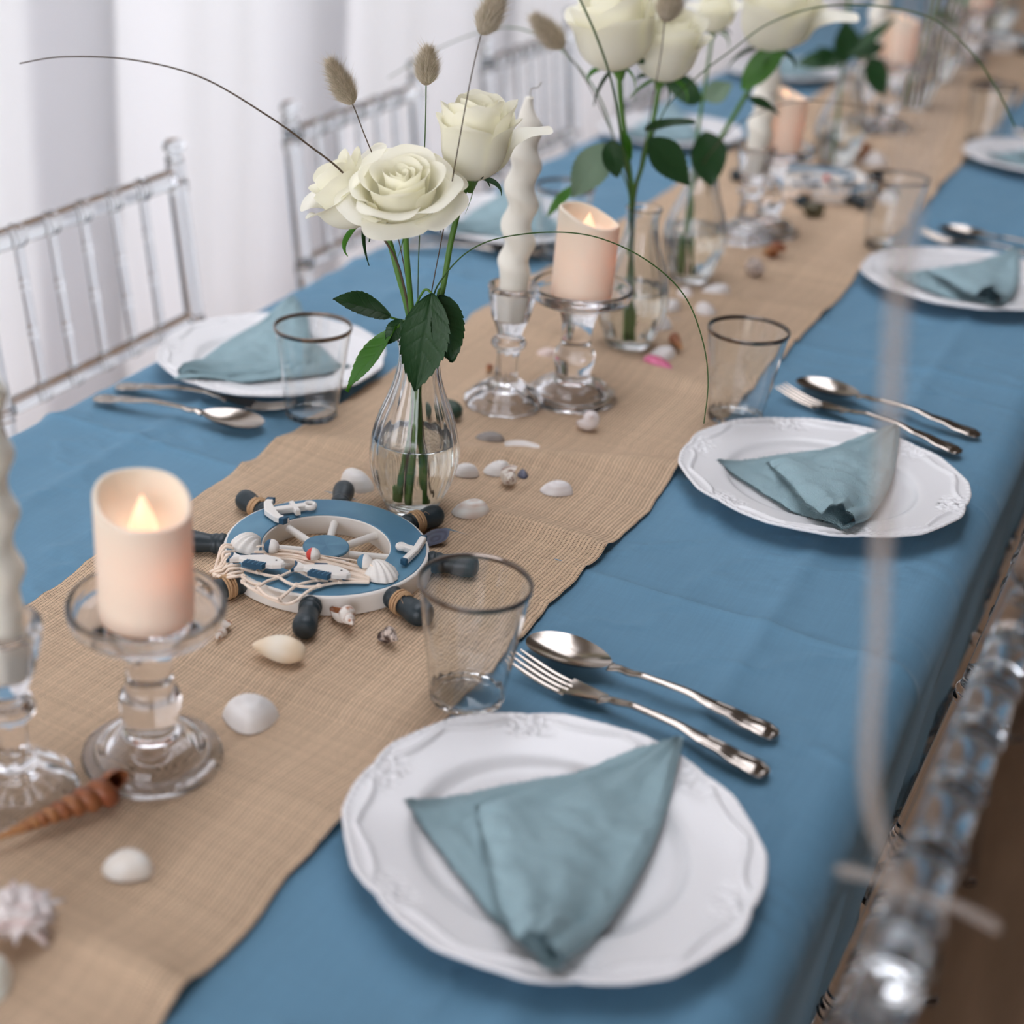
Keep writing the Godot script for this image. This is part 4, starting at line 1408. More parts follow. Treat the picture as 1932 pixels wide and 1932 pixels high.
func make_wheel(label: String, at: Vector3) -> Node3D:
	var t := thing("ship_wheel_ornament", label, "ship wheel", at, 0.0, "blue and white ship wheel ornaments on the runner")
	var R := 0.0905
	var r0 := 0.056
	var h := 0.0185
	var b := MB.new()
	b.lathe(soft([Vector2(r0, 0.0), Vector2(R - 0.001, 0.0), Vector2(R, 0.001), Vector2(R, h - 0.0012), Vector2(R - 0.0012, h), Vector2(r0 + 0.0012, h), Vector2(r0, h - 0.0012), Vector2(r0, 0.0)], 0.0007), 128)
	part("ring", b, M.whitewood, t)
	b = MB.new()
	b.lathe(soft([Vector2(R - 0.0025, h - 0.0005), Vector2(R - 0.0028, h + 0.0007), Vector2(r0 + 0.0012, h + 0.0007), Vector2(r0 + 0.0008, h - 0.0005)], 0.0004), 128)
	var fa := part("ring_face", b, M.bluewood, t)
	fa.set_meta("label", "faded blue painted top of the ring")
	b = MB.new()
	b.lathe(soft([Vector2(0, 0.0), Vector2(0.0205, 0.0), Vector2(0.0208, 0.001), Vector2(0.0208, h - 0.003), Vector2(0.0198, h - 0.0018), Vector2(0, h - 0.0016)], 0.0007), 64)
	part("hub", b, M.whitewood, t)
	b = MB.new()
	b.lathe(soft([Vector2(0.0204, h - 0.0036), Vector2(0.0206, h - 0.0014), Vector2(0.0198, h - 0.0005), Vector2(0, h - 0.0005)], 0.0005), 64)
	part("hub_face", b, M.bluewood, t)
	for k in 8:
		var an := deg_to_rad(67.0 + 45.0 * k)
		var d := Vector3(cos(an), 0, sin(an))
		var s := MB.new()
		s.tube([d * 0.019 + Vector3(0, 0.0105, 0), d * 0.038 + Vector3(0, 0.0105, 0), d * 0.0575 + Vector3(0, 0.0105, 0)], 0.0036, 14)
		part("spoke", s, M.whitewood, t)
		var hm := MB.new()
		hm.lathe(soft([Vector2(0, 0), Vector2(0.0080, 0.0), Vector2(0.0096, 0.002), Vector2(0.0100, 0.0055), Vector2(0.0088, 0.0075), Vector2(0.0094, 0.009), Vector2(0.0092, 0.0115), Vector2(0.0080, 0.0135), Vector2(0.0084, 0.0180), Vector2(0.0095, 0.0250), Vector2(0.0104, 0.0320), Vector2(0.0104, 0.0365), Vector2(0.0094, 0.0405), Vector2(0.0066, 0.0435), Vector2(0.003, 0.0447), Vector2(0, 0.045)], 0.0012), 28)
		var y := d
		var x := Vector3.UP
		hm.moved(Transform3D(Basis(x, y, x.cross(y)), d * (R - 0.0012) + Vector3(0, 0.0104, 0)))
		var ho := part("handle", hm, M.slate, t)
		if k % 2 == 1:
			var tw := MB.new()
			var pp := []
			for j in 150:
				var q := j / 149.0
				var ph := q * TAU * 6.0
				var rr := 0.0098 + 0.0004 * sin(q * 50.0)
				var al := R + 0.0095 + 0.0085 * q + 0.0006 * sin(ph * 0.5 + k)
				pp.append(d * al + Vector3(0, 0.0104, 0) + Vector3.UP * cos(ph) * rr + d.cross(Vector3.UP) * sin(ph) * rr)
			tw.tube(pp, 0.00105, 6)
			for j in 3:
				var e: Vector3 = pp[40 + j * 37]
				tw.tube(curve([e, e + d * 0.005 + Vector3(0.002 * (j - 1), 0.004, 0.002), e + d * 0.011 + Vector3(0.006 * (j - 1), 0.002 - 0.002 * j, 0.003)], 5), 0.0002, 4)
			part("twine_wrap", tw, M.twine, ho)
	# net of knotted cotton cord over the near side
	var net := MB.new()
	var y1 := h + 0.0022
	var strands := [
		[Vector3(0.0663, 0.0225, 0.0433), Vector3(0.0471, 0.0225, 0.0559), Vector3(0.0358, 0.0225, 0.0715), Vector3(0.0324, 0.0225, 0.0845), Vector3(0.0282, 0.0180, 0.0968), Vector3(0.0210, 0.0150, 0.1002), Vector3(0.0150, 0.0170, 0.1034), Vector3(0.0026, 0.0180, 0.1030), Vector3(-0.0095, 0.0225, 0.1053), Vector3(-0.0208, 0.0225, 0.1006)],
		[Vector3(0.0374, 0.0225, 0.0596), Vector3(0.0296, 0.0225, 0.0633), Vector3(0.0242, 0.0225, 0.0710), Vector3(0.0195, 0.0225, 0.0809), Vector3(0.0194, 0.0225, 0.0957), Vector3(0.0155, 0.0185, 0.1021)],
		[Vector3(0.0045, 0.0225, 0.0589), Vector3(0.0018, 0.0225, 0.0677), Vector3(-0.0003, 0.0225, 0.0774), Vector3(-0.0048, 0.0225, 0.0873), Vector3(-0.0068, 0.0225, 0.0968), Vector3(-0.0160, 0.0225, 0.0974), Vector3(-0.0260, 0.0225, 0.0929)],
		[Vector3(-0.0192, 0.0225, 0.0801), Vector3(-0.0099, 0.0225, 0.0796), Vector3(-0.0003, 0.0225, 0.0774), Vector3(0.0098, 0.0225, 0.0804), Vector3(0.0195, 0.0225, 0.0809), Vector3(0.0283, 0.0225, 0.0778), Vector3(0.0358, 0.0225, 0.0715)],
		[Vector3(-0.0402, 0.0225, 0.0883), Vector3(-0.0367, 0.0225, 0.0832), Vector3(-0.0279, 0.0225, 0.0816), Vector3(-0.0192, 0.0225, 0.0801), Vector3(-0.0188, 0.0225, 0.0743), Vector3(-0.0201, 0.0225, 0.0637)],
		[Vector3(-0.0208, 0.0225, 0.1006), Vector3(-0.0085, 0.0225, 0.1047), Vector3(-0.0068, 0.0225, 0.0968)],
		[Vector3(0.0296, 0.0225, 0.0633), Vector3(0.0181, 0.0225, 0.0612), Vector3(0.0086, 0.0225, 0.0590), Vector3(0.0013, 0.0225, 0.0582)],
		[Vector3(0.0296, 0.0225, 0.0633), Vector3(0.0356, 0.0225, 0.0566), Vector3(0.0471, 0.0225, 0.0559)],
		[Vector3(0.0191, 0.0225, 0.1078), Vector3(0.0086, 0.0225, 0.1081), Vector3(-0.0053, 0.0225, 0.1012)]]
	for k in 9:
		var f := k / 8.0
		var q0: Vector3 = (Vector3(-0.0409, 0.0225, 0.0513)).lerp(Vector3(-0.0348, 0.0225, 0.0648), f)
		var q1: Vector3 = (Vector3(-0.0101, 0.0225, 0.0355)).lerp(Vector3(-0.0005, 0.0225, 0.0509), f)
		var q2: Vector3 = (Vector3(0.0260, 0.0225, 0.0291)).lerp(Vector3(0.0346, 0.0225, 0.0504), f)
		var q3: Vector3 = (Vector3(0.0580, 0.0225, 0.0238)).lerp(Vector3(0.0673, 0.0225, 0.0427), f)
		strands.append([q0 + Vector3(0, 0.001 * (k % 3), 0), q1 + Vector3(0.002 * sin(k * 3.0), 0.0016 * ((k + 1) % 3), 0.003 * cos(k * 2.0)), q2 + Vector3(0.002 * sin(k * 2.0), 0.0015 * ((k + 2) % 3), 0.002 * cos(k * 4.0)), q3])
	for k in 10:
		var f := k / 9.0
		var q0: Vector3 = (Vector3(-0.0648, 0.0225, 0.0521)).lerp(Vector3(-0.0263, 0.0225, 0.0903), f)
		var q1: Vector3 = (Vector3(-0.0694, 0.0225, 0.0581)).lerp(Vector3(-0.0324, 0.0225, 0.0999), f)
		var q2: Vector3 = (Vector3(-0.0711, 0.0120, 0.0632)).lerp(Vector3(-0.0438, 0.0160, 0.0925), f)
		var q3: Vector3 = (Vector3(-0.0707, 0.0030, 0.0672)).lerp(Vector3(-0.0648, 0.0040, 0.0798), f)
		strands.append([q0, q1 + Vector3(0.001 * sin(k * 5.0), 0.0015, 0.002 * cos(k * 3.0)), q2 + Vector3(0.002 * sin(k * 4.0), 0, 0.002 * cos(k * 7.0)), q3 + Vector3(0.004 * sin(k * 9.0), 0.001, 0.003 * cos(k * 8.0))])
	for s in strands: net.tube(curve(s, 8), 0.0014, 7)
	for p in [Vector3(-0.0192, 0.0225, 0.0801), Vector3(-0.0260, 0.0225, 0.0929), Vector3(-0.0068, 0.0225, 0.0968), Vector3(-0.0003, 0.0225, 0.0774), Vector3(0.0195, 0.0225, 0.0809), Vector3(0.0158, 0.0188, 0.1025), Vector3(0.0358, 0.0225, 0.0715), Vector3(0.0471, 0.0225, 0.0559), Vector3(0.0589, 0.0225, 0.0372), Vector3(0.0296, 0.0225, 0.0633), Vector3(-0.0208, 0.0225, 0.1006), Vector3(-0.0350, 0.0225, 0.0961)]:
		var kp := []
		for j in 22:
			var q := j / 21.0 * TAU * 2.0
			kp.append(p + Vector3(cos(q) * 0.0014 + 0.0003 * j / 10.0, 0.0006 + 0.0007 * sin(q * 0.5), sin(q) * 0.0013))
		net.tube(kp, 0.0011, 6)
	var no := part("cord_net", net, M.cord, t)
	no.set_meta("kind", "stuff")
	# string with three wooden floats
	var sb := MB.new()
	sb.tube(curve([Vector3(-0.0388, 0.0290, 0.0523), Vector3(-0.0327, 0.0290, 0.0476), Vector3(-0.0216, 0.0280, 0.0441), Vector3(0.0020, 0.0260, 0.0350), Vector3(0.0083, 0.0270, 0.0340), Vector3(0.0266, 0.0240, 0.0233), Vector3(0.0480, 0.0260, 0.0207), Vector3(0.0624, 0.0290, 0.0275)], 8), 0.0008, 6)
	part("float_string", sb, M.cord, t)
	var beads := [[Vector3(-0.0270, 0.0300, 0.0467), "darkblue"], [Vector3(0.0094, 0.0290, 0.0375), "red"], [Vector3(0.0517, 0.0280, 0.0226), "bluewood"]]
	var dirs := [Vector3(0.9, -0.05, -0.35), Vector3(0.9, 0, -0.3), Vector3(0.9, 0, -0.3)]
	for k in 3:
		var br := 0.0066 if k != 1 else 0.0060
		var wb := part("float_bead", bead_mesh(beads[k][0], dirs[k], br, 0.42, 0.97), M.whitewood, t)
		var cb := part("painted_half", bead_mesh(beads[k][0], dirs[k], br * 1.02, 0.03, 0.44), M[beads[k][1]], wb)
		cb.set_meta("label", ["dark blue half of a float", "red half of a float", "pale blue half of a float"][k])
	# shells, fishes and anchors glued on top
	var wc := func(a: float, s: float): return Color(0.86, 0.84, 0.80).lerp(Color(0.78, 0.72, 0.65), 0.3 * sin(s * 30.0) * sin(s * 30.0))
	for q in [[Vector3(-0.0566, 0.0205, 0.0438), 0.030, -0.9], [Vector3(0.0691, 0.0205, 0.0235), 0.031, 1.2]]:
		var sm := scallop_mesh(q[1], 0.012, 9.0, 0.0, 0.022, wc)
		sm.moved(Transform3D(Basis(Vector3.UP, q[2]), q[0]))
		part("scallop_shell", sm, M.shell, t)
	make_fish(t, Vector3(-0.0006, 0.0275, 0.0658), Vector3(-0.0481, 0.0265, 0.0798), 0.0046)
	make_fish(t, Vector3(0.0536, 0.0265, 0.0495), Vector3(0.0068, 0.0275, 0.0646), 0.0046)
	make_anchor(t, Vector3(-0.0720, 0.0212, -0.0164), Vector3(-0.0430, 0.0212, -0.0518), 0.0055)
	small_anchor(t, Vector3(0.0711, 0.0212, -0.0467), Vector3(0.0752, 0.0212, -0.0255), Vector3(0.0761, 0.0212, -0.0034), Vector3(0.0613, 0.0212, -0.0252))
	return t

func build_wheels() -> void:
	var o := make_wheel("blue and white wooden ship wheel ornament with fishes and cord net, before the rose vase", Vector3(-0.5703, T + 0.0058, -0.9802))
	dup(o, "ship_wheel_ornament", Vector3(-0.545, T + 0.0065, -2.50), 0.5, "blurred blue and white ship wheel ornament further along the runner", "blue and white ship wheel ornaments on the runner")
	dup(o, "ship_wheel_ornament", Vector3(-0.535, T + 0.0065, -4.12), -0.4, "faint ship wheel ornament at the far end of the runner", "blue and white ship wheel ornaments on the runner")

# ---------------------------------------------------------------- sea shells
func lay(b: MB, at: Vector3, size: float, bs: Basis, lift := 0.0) -> MB:
	var lo := 1e9
	var p0: Vector3 = b.v[0]
	var p1: Vector3 = b.v[0]
	for p in b.v:
		p0 = p0.min(p)
		p1 = p1.max(p)
	var ce := (p0 + p1) / 2
	var mx := 0.0
	for p in b.v: mx = maxf(mx, (p - ce).length())
	b.moved(Transform3D(bs.scaled_local(Vector3.ONE * (size * 0.5 / mx)), Vector3.ZERO) * Transform3D(Basis(), -ce))
	for p in b.v: lo = minf(lo, p.y)
	b.moved(Transform3D(Basis(), Vector3(0, -lo + lift, 0)))
	return b

func shell(called: String, b: MB, at: Vector3, size: float, bs: Basis, label: String, m: Material = null) -> void:
	lay(b, at, size, bs)
	single(called, b, M.shell if m == null else m, label, "seashell", at, "seashells scattered along the runner")

func lumpy(sx: float, sy: float, sz: float, sd: int, amp: float, freq: float, col, spikes := 0.0) -> MB:
	var f := FastNoiseLite.new()
	f.seed = sd
	f.frequency = freq
	var b := MB.new()
	b.grid(func(a: float, s: float):
		var th: float = a * TAU
		var ph: float = s * PI
		var d := Vector3(sin(ph) * cos(th), -cos(ph), -sin(ph) * sin(th))
		var q := f.get_noise_3d(d.x * 100.0, d.y * 100.0, d.z * 100.0)
		var k := 1.0 + amp * q + spikes * pow(maxf(0.0, q), 2.0) * 3.0
		return Vector3(d.x * sx, d.y * sy, d.z * sz) * k, 56, 36, true, false, 1.0, 1.0, col)
	return b

func clam(L: float, H: float, W: float, sd: float, c1: Color, c2: Color, band := 26.0, rib := 0.0) -> MB:
	# one convex valve lying hollow side down, beak at -z
	var b := MB.new()
	b.grid(func(a: float, s: float):
		var th: float = a * TAU
		var r: float = s
		var x := sin(th) * W * r
		var z := -cos(th) * L * r
		z = z * (1.0 + 0.10 * sin(th + sd)) - L * 0.30 * (1.0 - r * r)
		x *= 1.0 - 0.22 * clampf(-z / L, 0.0, 1.0)
		var y := H * pow(maxf(0.0, 1.0 - pow(r, 2.3)), 0.75) + 0.008 * H * sin(r * band * 3.0) + rib * cos(th * 30.0) * sin(r * PI)
		return Vector3(x, y, z), 64, 36, true, true, 1.0, 1.0,
		func(a: float, s: float): return c1.lerp(c2, clampf(0.5 + 0.5 * sin(s * band + 1.3 * sin(a * 9.0 + sd)), 0.0, 1.0) * 0.6 + 0.25 * sin(a * TAU * 5.0 + sd) * s))
	return b

func olive_mesh(col) -> MB:
	# smooth pointed cone shell with a slit mouth, its length along y
	var b := MB.new()
	b.grid(func(a: float, s: float):
		var th: float = a * TAU
		var r: float = 0.25 * pow(sin(PI * pow(clampf(s, 0.0, 1.0), 0.72)), 0.72)
		var d := fposmod(a - 0.10 * s, 1.0) - 0.25
		r *= 1.0 - 0.42 * exp(-pow(d / 0.045, 2.0)) * smoothstep(0.12, 0.3, s) * (1.0 - smoothstep(0.85, 1.0, s)) + 0.10 * exp(-pow((d + 0.09) / 0.05, 2.0))
		return Vector3(r * cos(th), s, -r * sin(th)), 72, 40, true, false, 1.0, 1.0, col)
	return b

func flat_valve(L: float, W: float, sd: float, c1: Color, c2: Color) -> MB:
	# a thin shallow valve lying hollow side up
	var b := MB.new()
	for side in 2:
		b.grid(func(a: float, s: float):
			var th: float = a * TAU
			var k := 1.0 + 0.06 * sin(th * 2.0 + sd) + 0.03 * sin(th * 5.0 + sd * 2.0)
			var y := 0.16 * L * s * s + 0.012 * L * sin(th * 3.0 + sd) * s - (0.05 * L if side == 1 else 0.0) * (1.0 - pow(s, 4.0))
			return Vector3(sin(th) * W * s * k, y, -cos(th) * L * s * k), 56, 20, true, side == 0, 1.0, 1.0,
			func(a: float, s: float): return c1.lerp(c2, 0.5 + 0.5 * sin(s * 14.0 + sd)))
	return b

func build_shells() -> void:
	var sp := FastNoiseLite.new()
	sp.seed = 12
	sp.frequency = 0.05
	var white := Color(0.83, 0.80, 0.77)
	var spot := func(a: float, s: float):
		var q := sp.get_noise_2d(a * 60.0, s * 260.0)
		return Color(0.86, 0.80, 0.74).lerp(Color(0.46, 0.17, 0.06), smoothstep(0.08, 0.2, q)) if s > 0.4 else Color(0.84, 0.76, 0.68)
	var cream := func(a: float, s: float): return Color(0.88, 0.80, 0.66).lerp(Color(0.84, 0.68, 0.48), 0.5 + 0.5 * sin(s * 9.0))
	var dark := func(a: float, s: float): return Color(0.72, 0.60, 0.52).lerp(Color(0.08, 0.05, 0.04), smoothstep(-0.1, 0.2, sp.get_noise_2d(a * 70.0, s * 300.0)))
	var rust := func(a: float, s: float): return Color(0.50, 0.24, 0.09).lerp(Color(0.27, 0.075, 0.03), smoothstep(0.2, 1.0, s) * 0.8 + 0.2 * sin(s * 60.0))
	var pinkish := func(a: float, s: float): return Color(0.80, 0.74, 0.72).lerp(Color(0.70, 0.55, 0.52), smoothstep(-0.1, 0.4, sp.get_noise_2d(a * 60.0, s * 60.0)))
	var bs := func(yaw: float, tilt: float, roll := 0.0): return Basis(Vector3.UP, yaw) * Basis(Vector3.RIGHT, tilt) * Basis(Vector3.UP, roll)
	shell("spiral_shell", spiral_mesh(5.0, 1.62, 0.36, 0.50, 2.5, spot), Vector3(-0.5765, 0.7565, -0.8264), 0.028, bs.call(0.35, 1.45, 0.6), "small speckled spiral shell next to the nearest pillar candle holder")
	shell("cone_shell", olive_mesh(cream), Vector3(-0.5200, 0.7565, -0.8241), 0.044, bs.call(-1.25, 1.57, 0.5), "glossy cream cone shell in front of the ship wheel")
	shell("spiral_shell", spiral_mesh(5.0, 1.62, 0.36, 0.52, 2.5, spot), Vector3(-0.5022, 0.7565, -0.8966), 0.038, bs.call(0.8, 1.45, 3.0), "brown-flecked white whelk showing its open mouth, below the ship wheel rim")
	shell("spiral_shell", spiral_mesh(4.6, 1.6, 0.42, 0.55, 2.2, dark, 0.22), Vector3(-0.4585, 0.7565, -0.8934), 0.025, bs.call(1.1, 1.45, 1.4), "tiny dark mottled whelk between the wheel and the tumbler")
	shell("clam_shell", flat_valve(0.5, 0.42, 0.6, Color(0.07, 0.08, 0.12), Color(0.13, 0.14, 0.20)), Vector3(-0.5066, 0.7565, -1.0685), 0.029, bs.call(-0.5, 0.35), "slate blue mussel valve leaning on the wheel's twine-wrapped handle")
	shell("clam_shell", clam(0.5, 0.40, 0.36, 0.4, Color(0.86, 0.84, 0.79), Color(0.66, 0.50, 0.40), 13.0), Vector3(-0.5050, 0.7565, -1.1374), 0.039, bs.call(-1.15, 0.0), "white clam shell with brown streaks to the side of the rose vase")
	shell("clam_shell", clam(0.5, 0.42, 0.38, 1.2, white, Color(0.80, 0.76, 0.70), 9.0), Vector3(-0.6246, 0.7565, -1.1291), 0.042, bs.call(1.3, 0.0), "plump white shell half behind the foot of the rose vase")
	shell("clam_shell", clam(0.5, 0.40, 0.38, 2.1, white, Color(0.78, 0.73, 0.70), 9.0), Vector3(-0.5473, 0.7565, -1.2127), 0.030, bs.call(-1.5, 0.0), "white shell peeping from behind the rose vase's water")
	shell("clam_shell", clam(0.5, 0.42, 0.40, 3.0, white, Color(0.75, 0.72, 0.68), 17.0), Vector3(-0.5224, 0.7565, -1.2335), 0.030, bs.call(-0.8, 0.0), "rough white shell of the small trio beyond the rose vase")
	shell("spiral_shell", spiral_mesh(4.0, 1.7, 0.40, 0.60, 1.6, func(a: float, s: float): return Color(0.80, 0.74, 0.66).lerp(Color(0.34, 0.2, 0.14), smoothstep(0.0, 0.3, sp.get_noise_2d(a * 80.0, s * 200.0))), 0.35), Vector3(-0.5011, 0.7565, -1.2145), 0.026, bs.call(0.4, 1.4, 1.0), "knobbly brown and white whelk of the small trio beyond the rose vase")
	shell("clam_shell", clam(0.5, 0.36, 0.36, 0.2, Color(0.10, 0.11, 0.17), Color(0.18, 0.18, 0.23)), Vector3(-0.4977, 0.7565, -1.2396), 0.016, bs.call(0.5, 0.0), "tiny blue-grey shell of the small trio beyond the rose vase")
	shell("clam_shell", clam(0.5, 0.38, 0.33, 1.7, Color(0.82, 0.79, 0.78), Color(0.70, 0.64, 0.62), 20.0), Vector3(-0.4550, 0.7565, -1.2239), 0.034, bs.call(-1.25, 0.0), "pale pinkish-white clam shell lying alone nearer the runner's edge")
	shell("clam_shell", flat_valve(0.5, 0.40, 1.3, Color(0.85, 0.81, 0.77), Color(0.78, 0.72, 0.67)), Vector3(-0.5250, 0.7565, -1.2981), 0.037, bs.call(-1.2, 0.0), "flat white open valve behind the small shell trio")
	shell("clam_shell", clam(0.5, 0.26, 0.26, 0.9, Color(0.34, 0.31, 0.29), Color(0.20, 0.18, 0.17)), Vector3(-0.5623, 0.7565, -1.3021), 0.032, bs.call(-1.4, 0.0), "flat grey shell just below the taper holder's foot")
	shell("spiral_shell", spiral_mesh(3.6, 1.9, 0.36, 0.62, 1.2, pinkish), Vector3(-0.4847, 0.7565, -1.3790), 0.030, bs.call(0.5, 0.9, 0.8), "rounded speckled pinkish shell below the second pillar holder")
	shell("pebble", lumpy(0.5, 0.3, 0.38, 3, 0.12, 0.01, func(a: float, s: float): return Color(0.03, 0.06, 0.04)), Vector3(-0.6245, 0.7565, -1.3240), 0.036, bs.call(0.2, 0.0), "dark green sea pebble hidden behind the rose vase's shoulder")
	shell("spiral_shell", spiral_mesh(9.0, 1.22, 0.5, 0.5, 4.6, rust), Vector3(-0.6443, 0.7565, -1.4720), 0.020, bs.call(0.3, 1.5), "tiny orange spire shell behind the taper holder stem")
	shell("clam_shell", clam(0.5, 0.32, 0.36, 2.6, Color(0.80, 0.66, 0.60), Color(0.74, 0.58, 0.52)), Vector3(-0.6109, 0.7565, -1.5629), 0.026, bs.call(-1.3, 0.0), "pale peach shell between the taper and pillar holders")
	shell("clam_shell", clam(0.5, 0.30, 0.26, 0.3, Color(0.75, 0.20, 0.36), Color(0.48, 0.01, 0.06), 6.0), Vector3(-0.4866, 0.7565, -1.5955), 0.043, bs.call(1.35, 0.0), "hot pink and crimson shell on the runner")
	shell("clam_shell", clam(0.5, 0.36, 0.40, 1.1, white, Color(0.76, 0.70, 0.66)), Vector3(-0.4931, 0.7565, -1.6320), 0.036, bs.call(-0.6, 0.0), "white shell touching the hot pink shell")
	shell("auger_shell", spiral_mesh(15.0, 1.16, 0.32, 0.46, 5.6, rust, 0.0, 20), Vector3(-0.4871, 0.7565, -1.6654), 0.052, bs.call(0.55, 1.52), "orange-brown spire shell beyond the hot pink shell")
	shell("clam_shell", clam(0.5, 0.40, 0.42, 1.5, white, Color(0.80, 0.77, 0.75), 15.0), Vector3(-0.5334, 0.7565, -1.7324), 0.040, bs.call(0.6, 0.0), "rough white shell at the foot of the second vase")
	shell("clam_shell", clam(0.5, 0.36, 0.40, 0.5, white, Color(0.80, 0.74, 0.72)), Vector3(-0.5432, 0.7565, -1.8019), 0.034, bs.call(-0.4, 0.0), "blurred white shell beyond the second vase")
	shell("clam_shell", clam(0.5, 0.36, 0.40, 2.5, white, Color(0.80, 0.70, 0.66)), Vector3(-0.5015, 0.7565, -1.8148), 0.034, bs.call(0.9, 0.0), "blurred pinkish-white shell above the second tumbler")
	shell("clam_shell", clam(0.5, 0.34, 0.38, 3.5, white, Color(0.78, 0.74, 0.72)), Vector3(-0.5132, 0.7565, -1.8947), 0.040, bs.call(-1.1, 0.0), "blurred white shell at the third vase's foot")
	shell("clam_shell", clam(0.5, 0.34, 0.38, 0.7, Color(0.80, 0.70, 0.66), white), Vector3(-0.5439, 0.7565, -1.8617), 0.034, bs.call(0.2, 0.0), "blurred peach-white shell before the third vase")
	shell("spiral_shell", spiral_mesh(6.0, 1.4, 0.45, 0.5, 3.0, rust), Vector3(-0.4953, 0.7565, -2.0894), 0.046, bs.call(-0.3, 1.5), "blurred brown spire shell below the third holders")
	shell("spiral_shell", spiral_mesh(4.0, 1.6, 0.42, 0.56, 2.0, dark), Vector3(-0.4909, 0.7565, -1.9978), 0.040, bs.call(0.9, 1.5), "blurred brown and white whelk nearer the third vase")
	shell("pebble", lumpy(0.5, 0.34, 0.4, 9, 0.15, 0.012, func(a: float, s: float): return Color(0.08, 0.07, 0.03)), Vector3(-0.5038, 0.7565, -2.3393), 0.034, bs.call(0.3, 0.0), "blurred dark olive pebble before the further ship wheel")
	shell("clam_shell", clam(0.5, 0.36, 0.40, 1.9, white, Color(0.78, 0.74, 0.70)), Vector3(-0.4285, 0.7565, -2.4985), 0.046, bs.call(0.4, 0.0), "blurred white shell seen through the third tumbler")
	shell("spiral_shell", spiral_mesh(6.0, 1.45, 0.45, 0.5, 3.0, rust), Vector3(-0.5280, 0.7565, -2.7588), 0.060, bs.call(0.2, 1.5), "blurred rust-coloured shell beside the further ship wheel")
	shell("clam_shell", clam(0.5, 0.36, 0.42, 2.9, Color(0.84, 0.76, 0.70), white), Vector3(-0.5011, 0.7565, -2.7400), 0.055, bs.call(0.4, 0.0), "blurred pale shell above the third tumbler's rim")
	shell("clam_shell", clam(0.5, 0.36, 0.42, 1.0, Color(0.12, 0.08, 0.05), Color(0.09, 0.06, 0.04)), Vector3(-0.4514, 0.7565, -3.5446), 0.070, bs.call(-1.0, 0.0), "blurred dark brown shell far along the runner")
	shell("clam_shell", clam(0.5, 0.4, 0.44, 1.0, white, Color(0.8, 0.75, 0.7)), Vector3(-0.5465, 0.7565, -3.9294), 0.060, bs.call(-1.0, 0.0), "blurred white shell far along the runner")
	# near the camera
	shell("scallop_shell", clam(0.5, 0.42, 0.47, 0.3, Color(0.86, 0.83, 0.80), Color(0.80, 0.76, 0.72), 15.0, 0.014), Vector3(-0.4966, 0.7565, -0.7484), 0.050, bs.call(-2.56, 0.0), "round white ribbed cockle shell lying alone in the middle of the runner")
	shell("clam_shell", clam(0.5, 0.44, 0.38, 1.4, Color(0.86, 0.83, 0.77), Color(0.80, 0.72, 0.62), 7.0), Vector3(-0.4694, 0.7565, -0.5650), 0.037, bs.call(-1.2, 0.0), "smooth cream clam shell near the orange auger")
	shell("auger_shell", spiral_mesh(17.0, 1.15, 0.30, 0.46, 6.2, rust, 0.0, 20), Vector3(-0.5336, 0.7565, -0.5763), 0.105, Basis(Vector3(0.0000, 1.0000, 0.0000), Vector3(-0.3492, -0.0000, 0.9370), Vector3(0.9370, -0.0000, 0.3492)), "long orange-brown auger shell across the near taper holder's foot")
	shell("murex_shell", lumpy(0.55, 0.32, 0.42, 6, 0.20, 0.022, pinkish, 0.5), Vector3(-0.4915, 0.7565, -0.4848), 0.066, bs.call(0.5, 0.0), "knobbly pinkish-white murex shell at the frame's edge")
	shell("clam_shell", clam(0.5, 0.4, 0.4, 0.4, Color(0.80, 0.80, 0.72), Color(0.6, 0.5, 0.36)), Vector3(-0.4764, 0.7565, -0.4414), 0.040, bs.call(0.3, 0.0), "pale shell cut off below the knobbly murex")

# ---------------------------------------------------------------- clear chairs
func bamboo(from: Vector3, to: Vector3, r: float, rings: Array, taper := 1.0) -> MB:
	var l := (to - from).length()
	var p := [Vector2(0, 0), Vector2(r * 0.9, 0), Vector2(r, 0.001)]
	for q in rings:
		var y: float = q * l
		p.append_array([Vector2(r * lerpf(1.0, taper, q), y - 0.0085), Vector2(r * 1.08, y - 0.0060), Vector2(r * 1.13, y - 0.0035), Vector2(r * 1.03, y - 0.0012), Vector2(r * 1.03, y + 0.0012), Vector2(r * 1.13, y + 0.0035), Vector2(r * 1.08, y + 0.0060), Vector2(r * lerpf(1.0, taper, q), y + 0.0085)])
	p.append_array([Vector2(r * taper, l - 0.001), Vector2(r * taper * 0.9, l), Vector2(0, l)])
	var b := MB.new()
	b.lathe(soft(p, 0.0008, 2), 24)
	var y := (to - from).normalized()
	var x := y.cross(Vector3(0.2, 0.3, 1.0)).normalized()
	b.moved(Transform3D(Basis(x, y, x.cross(y)), from))
	return b

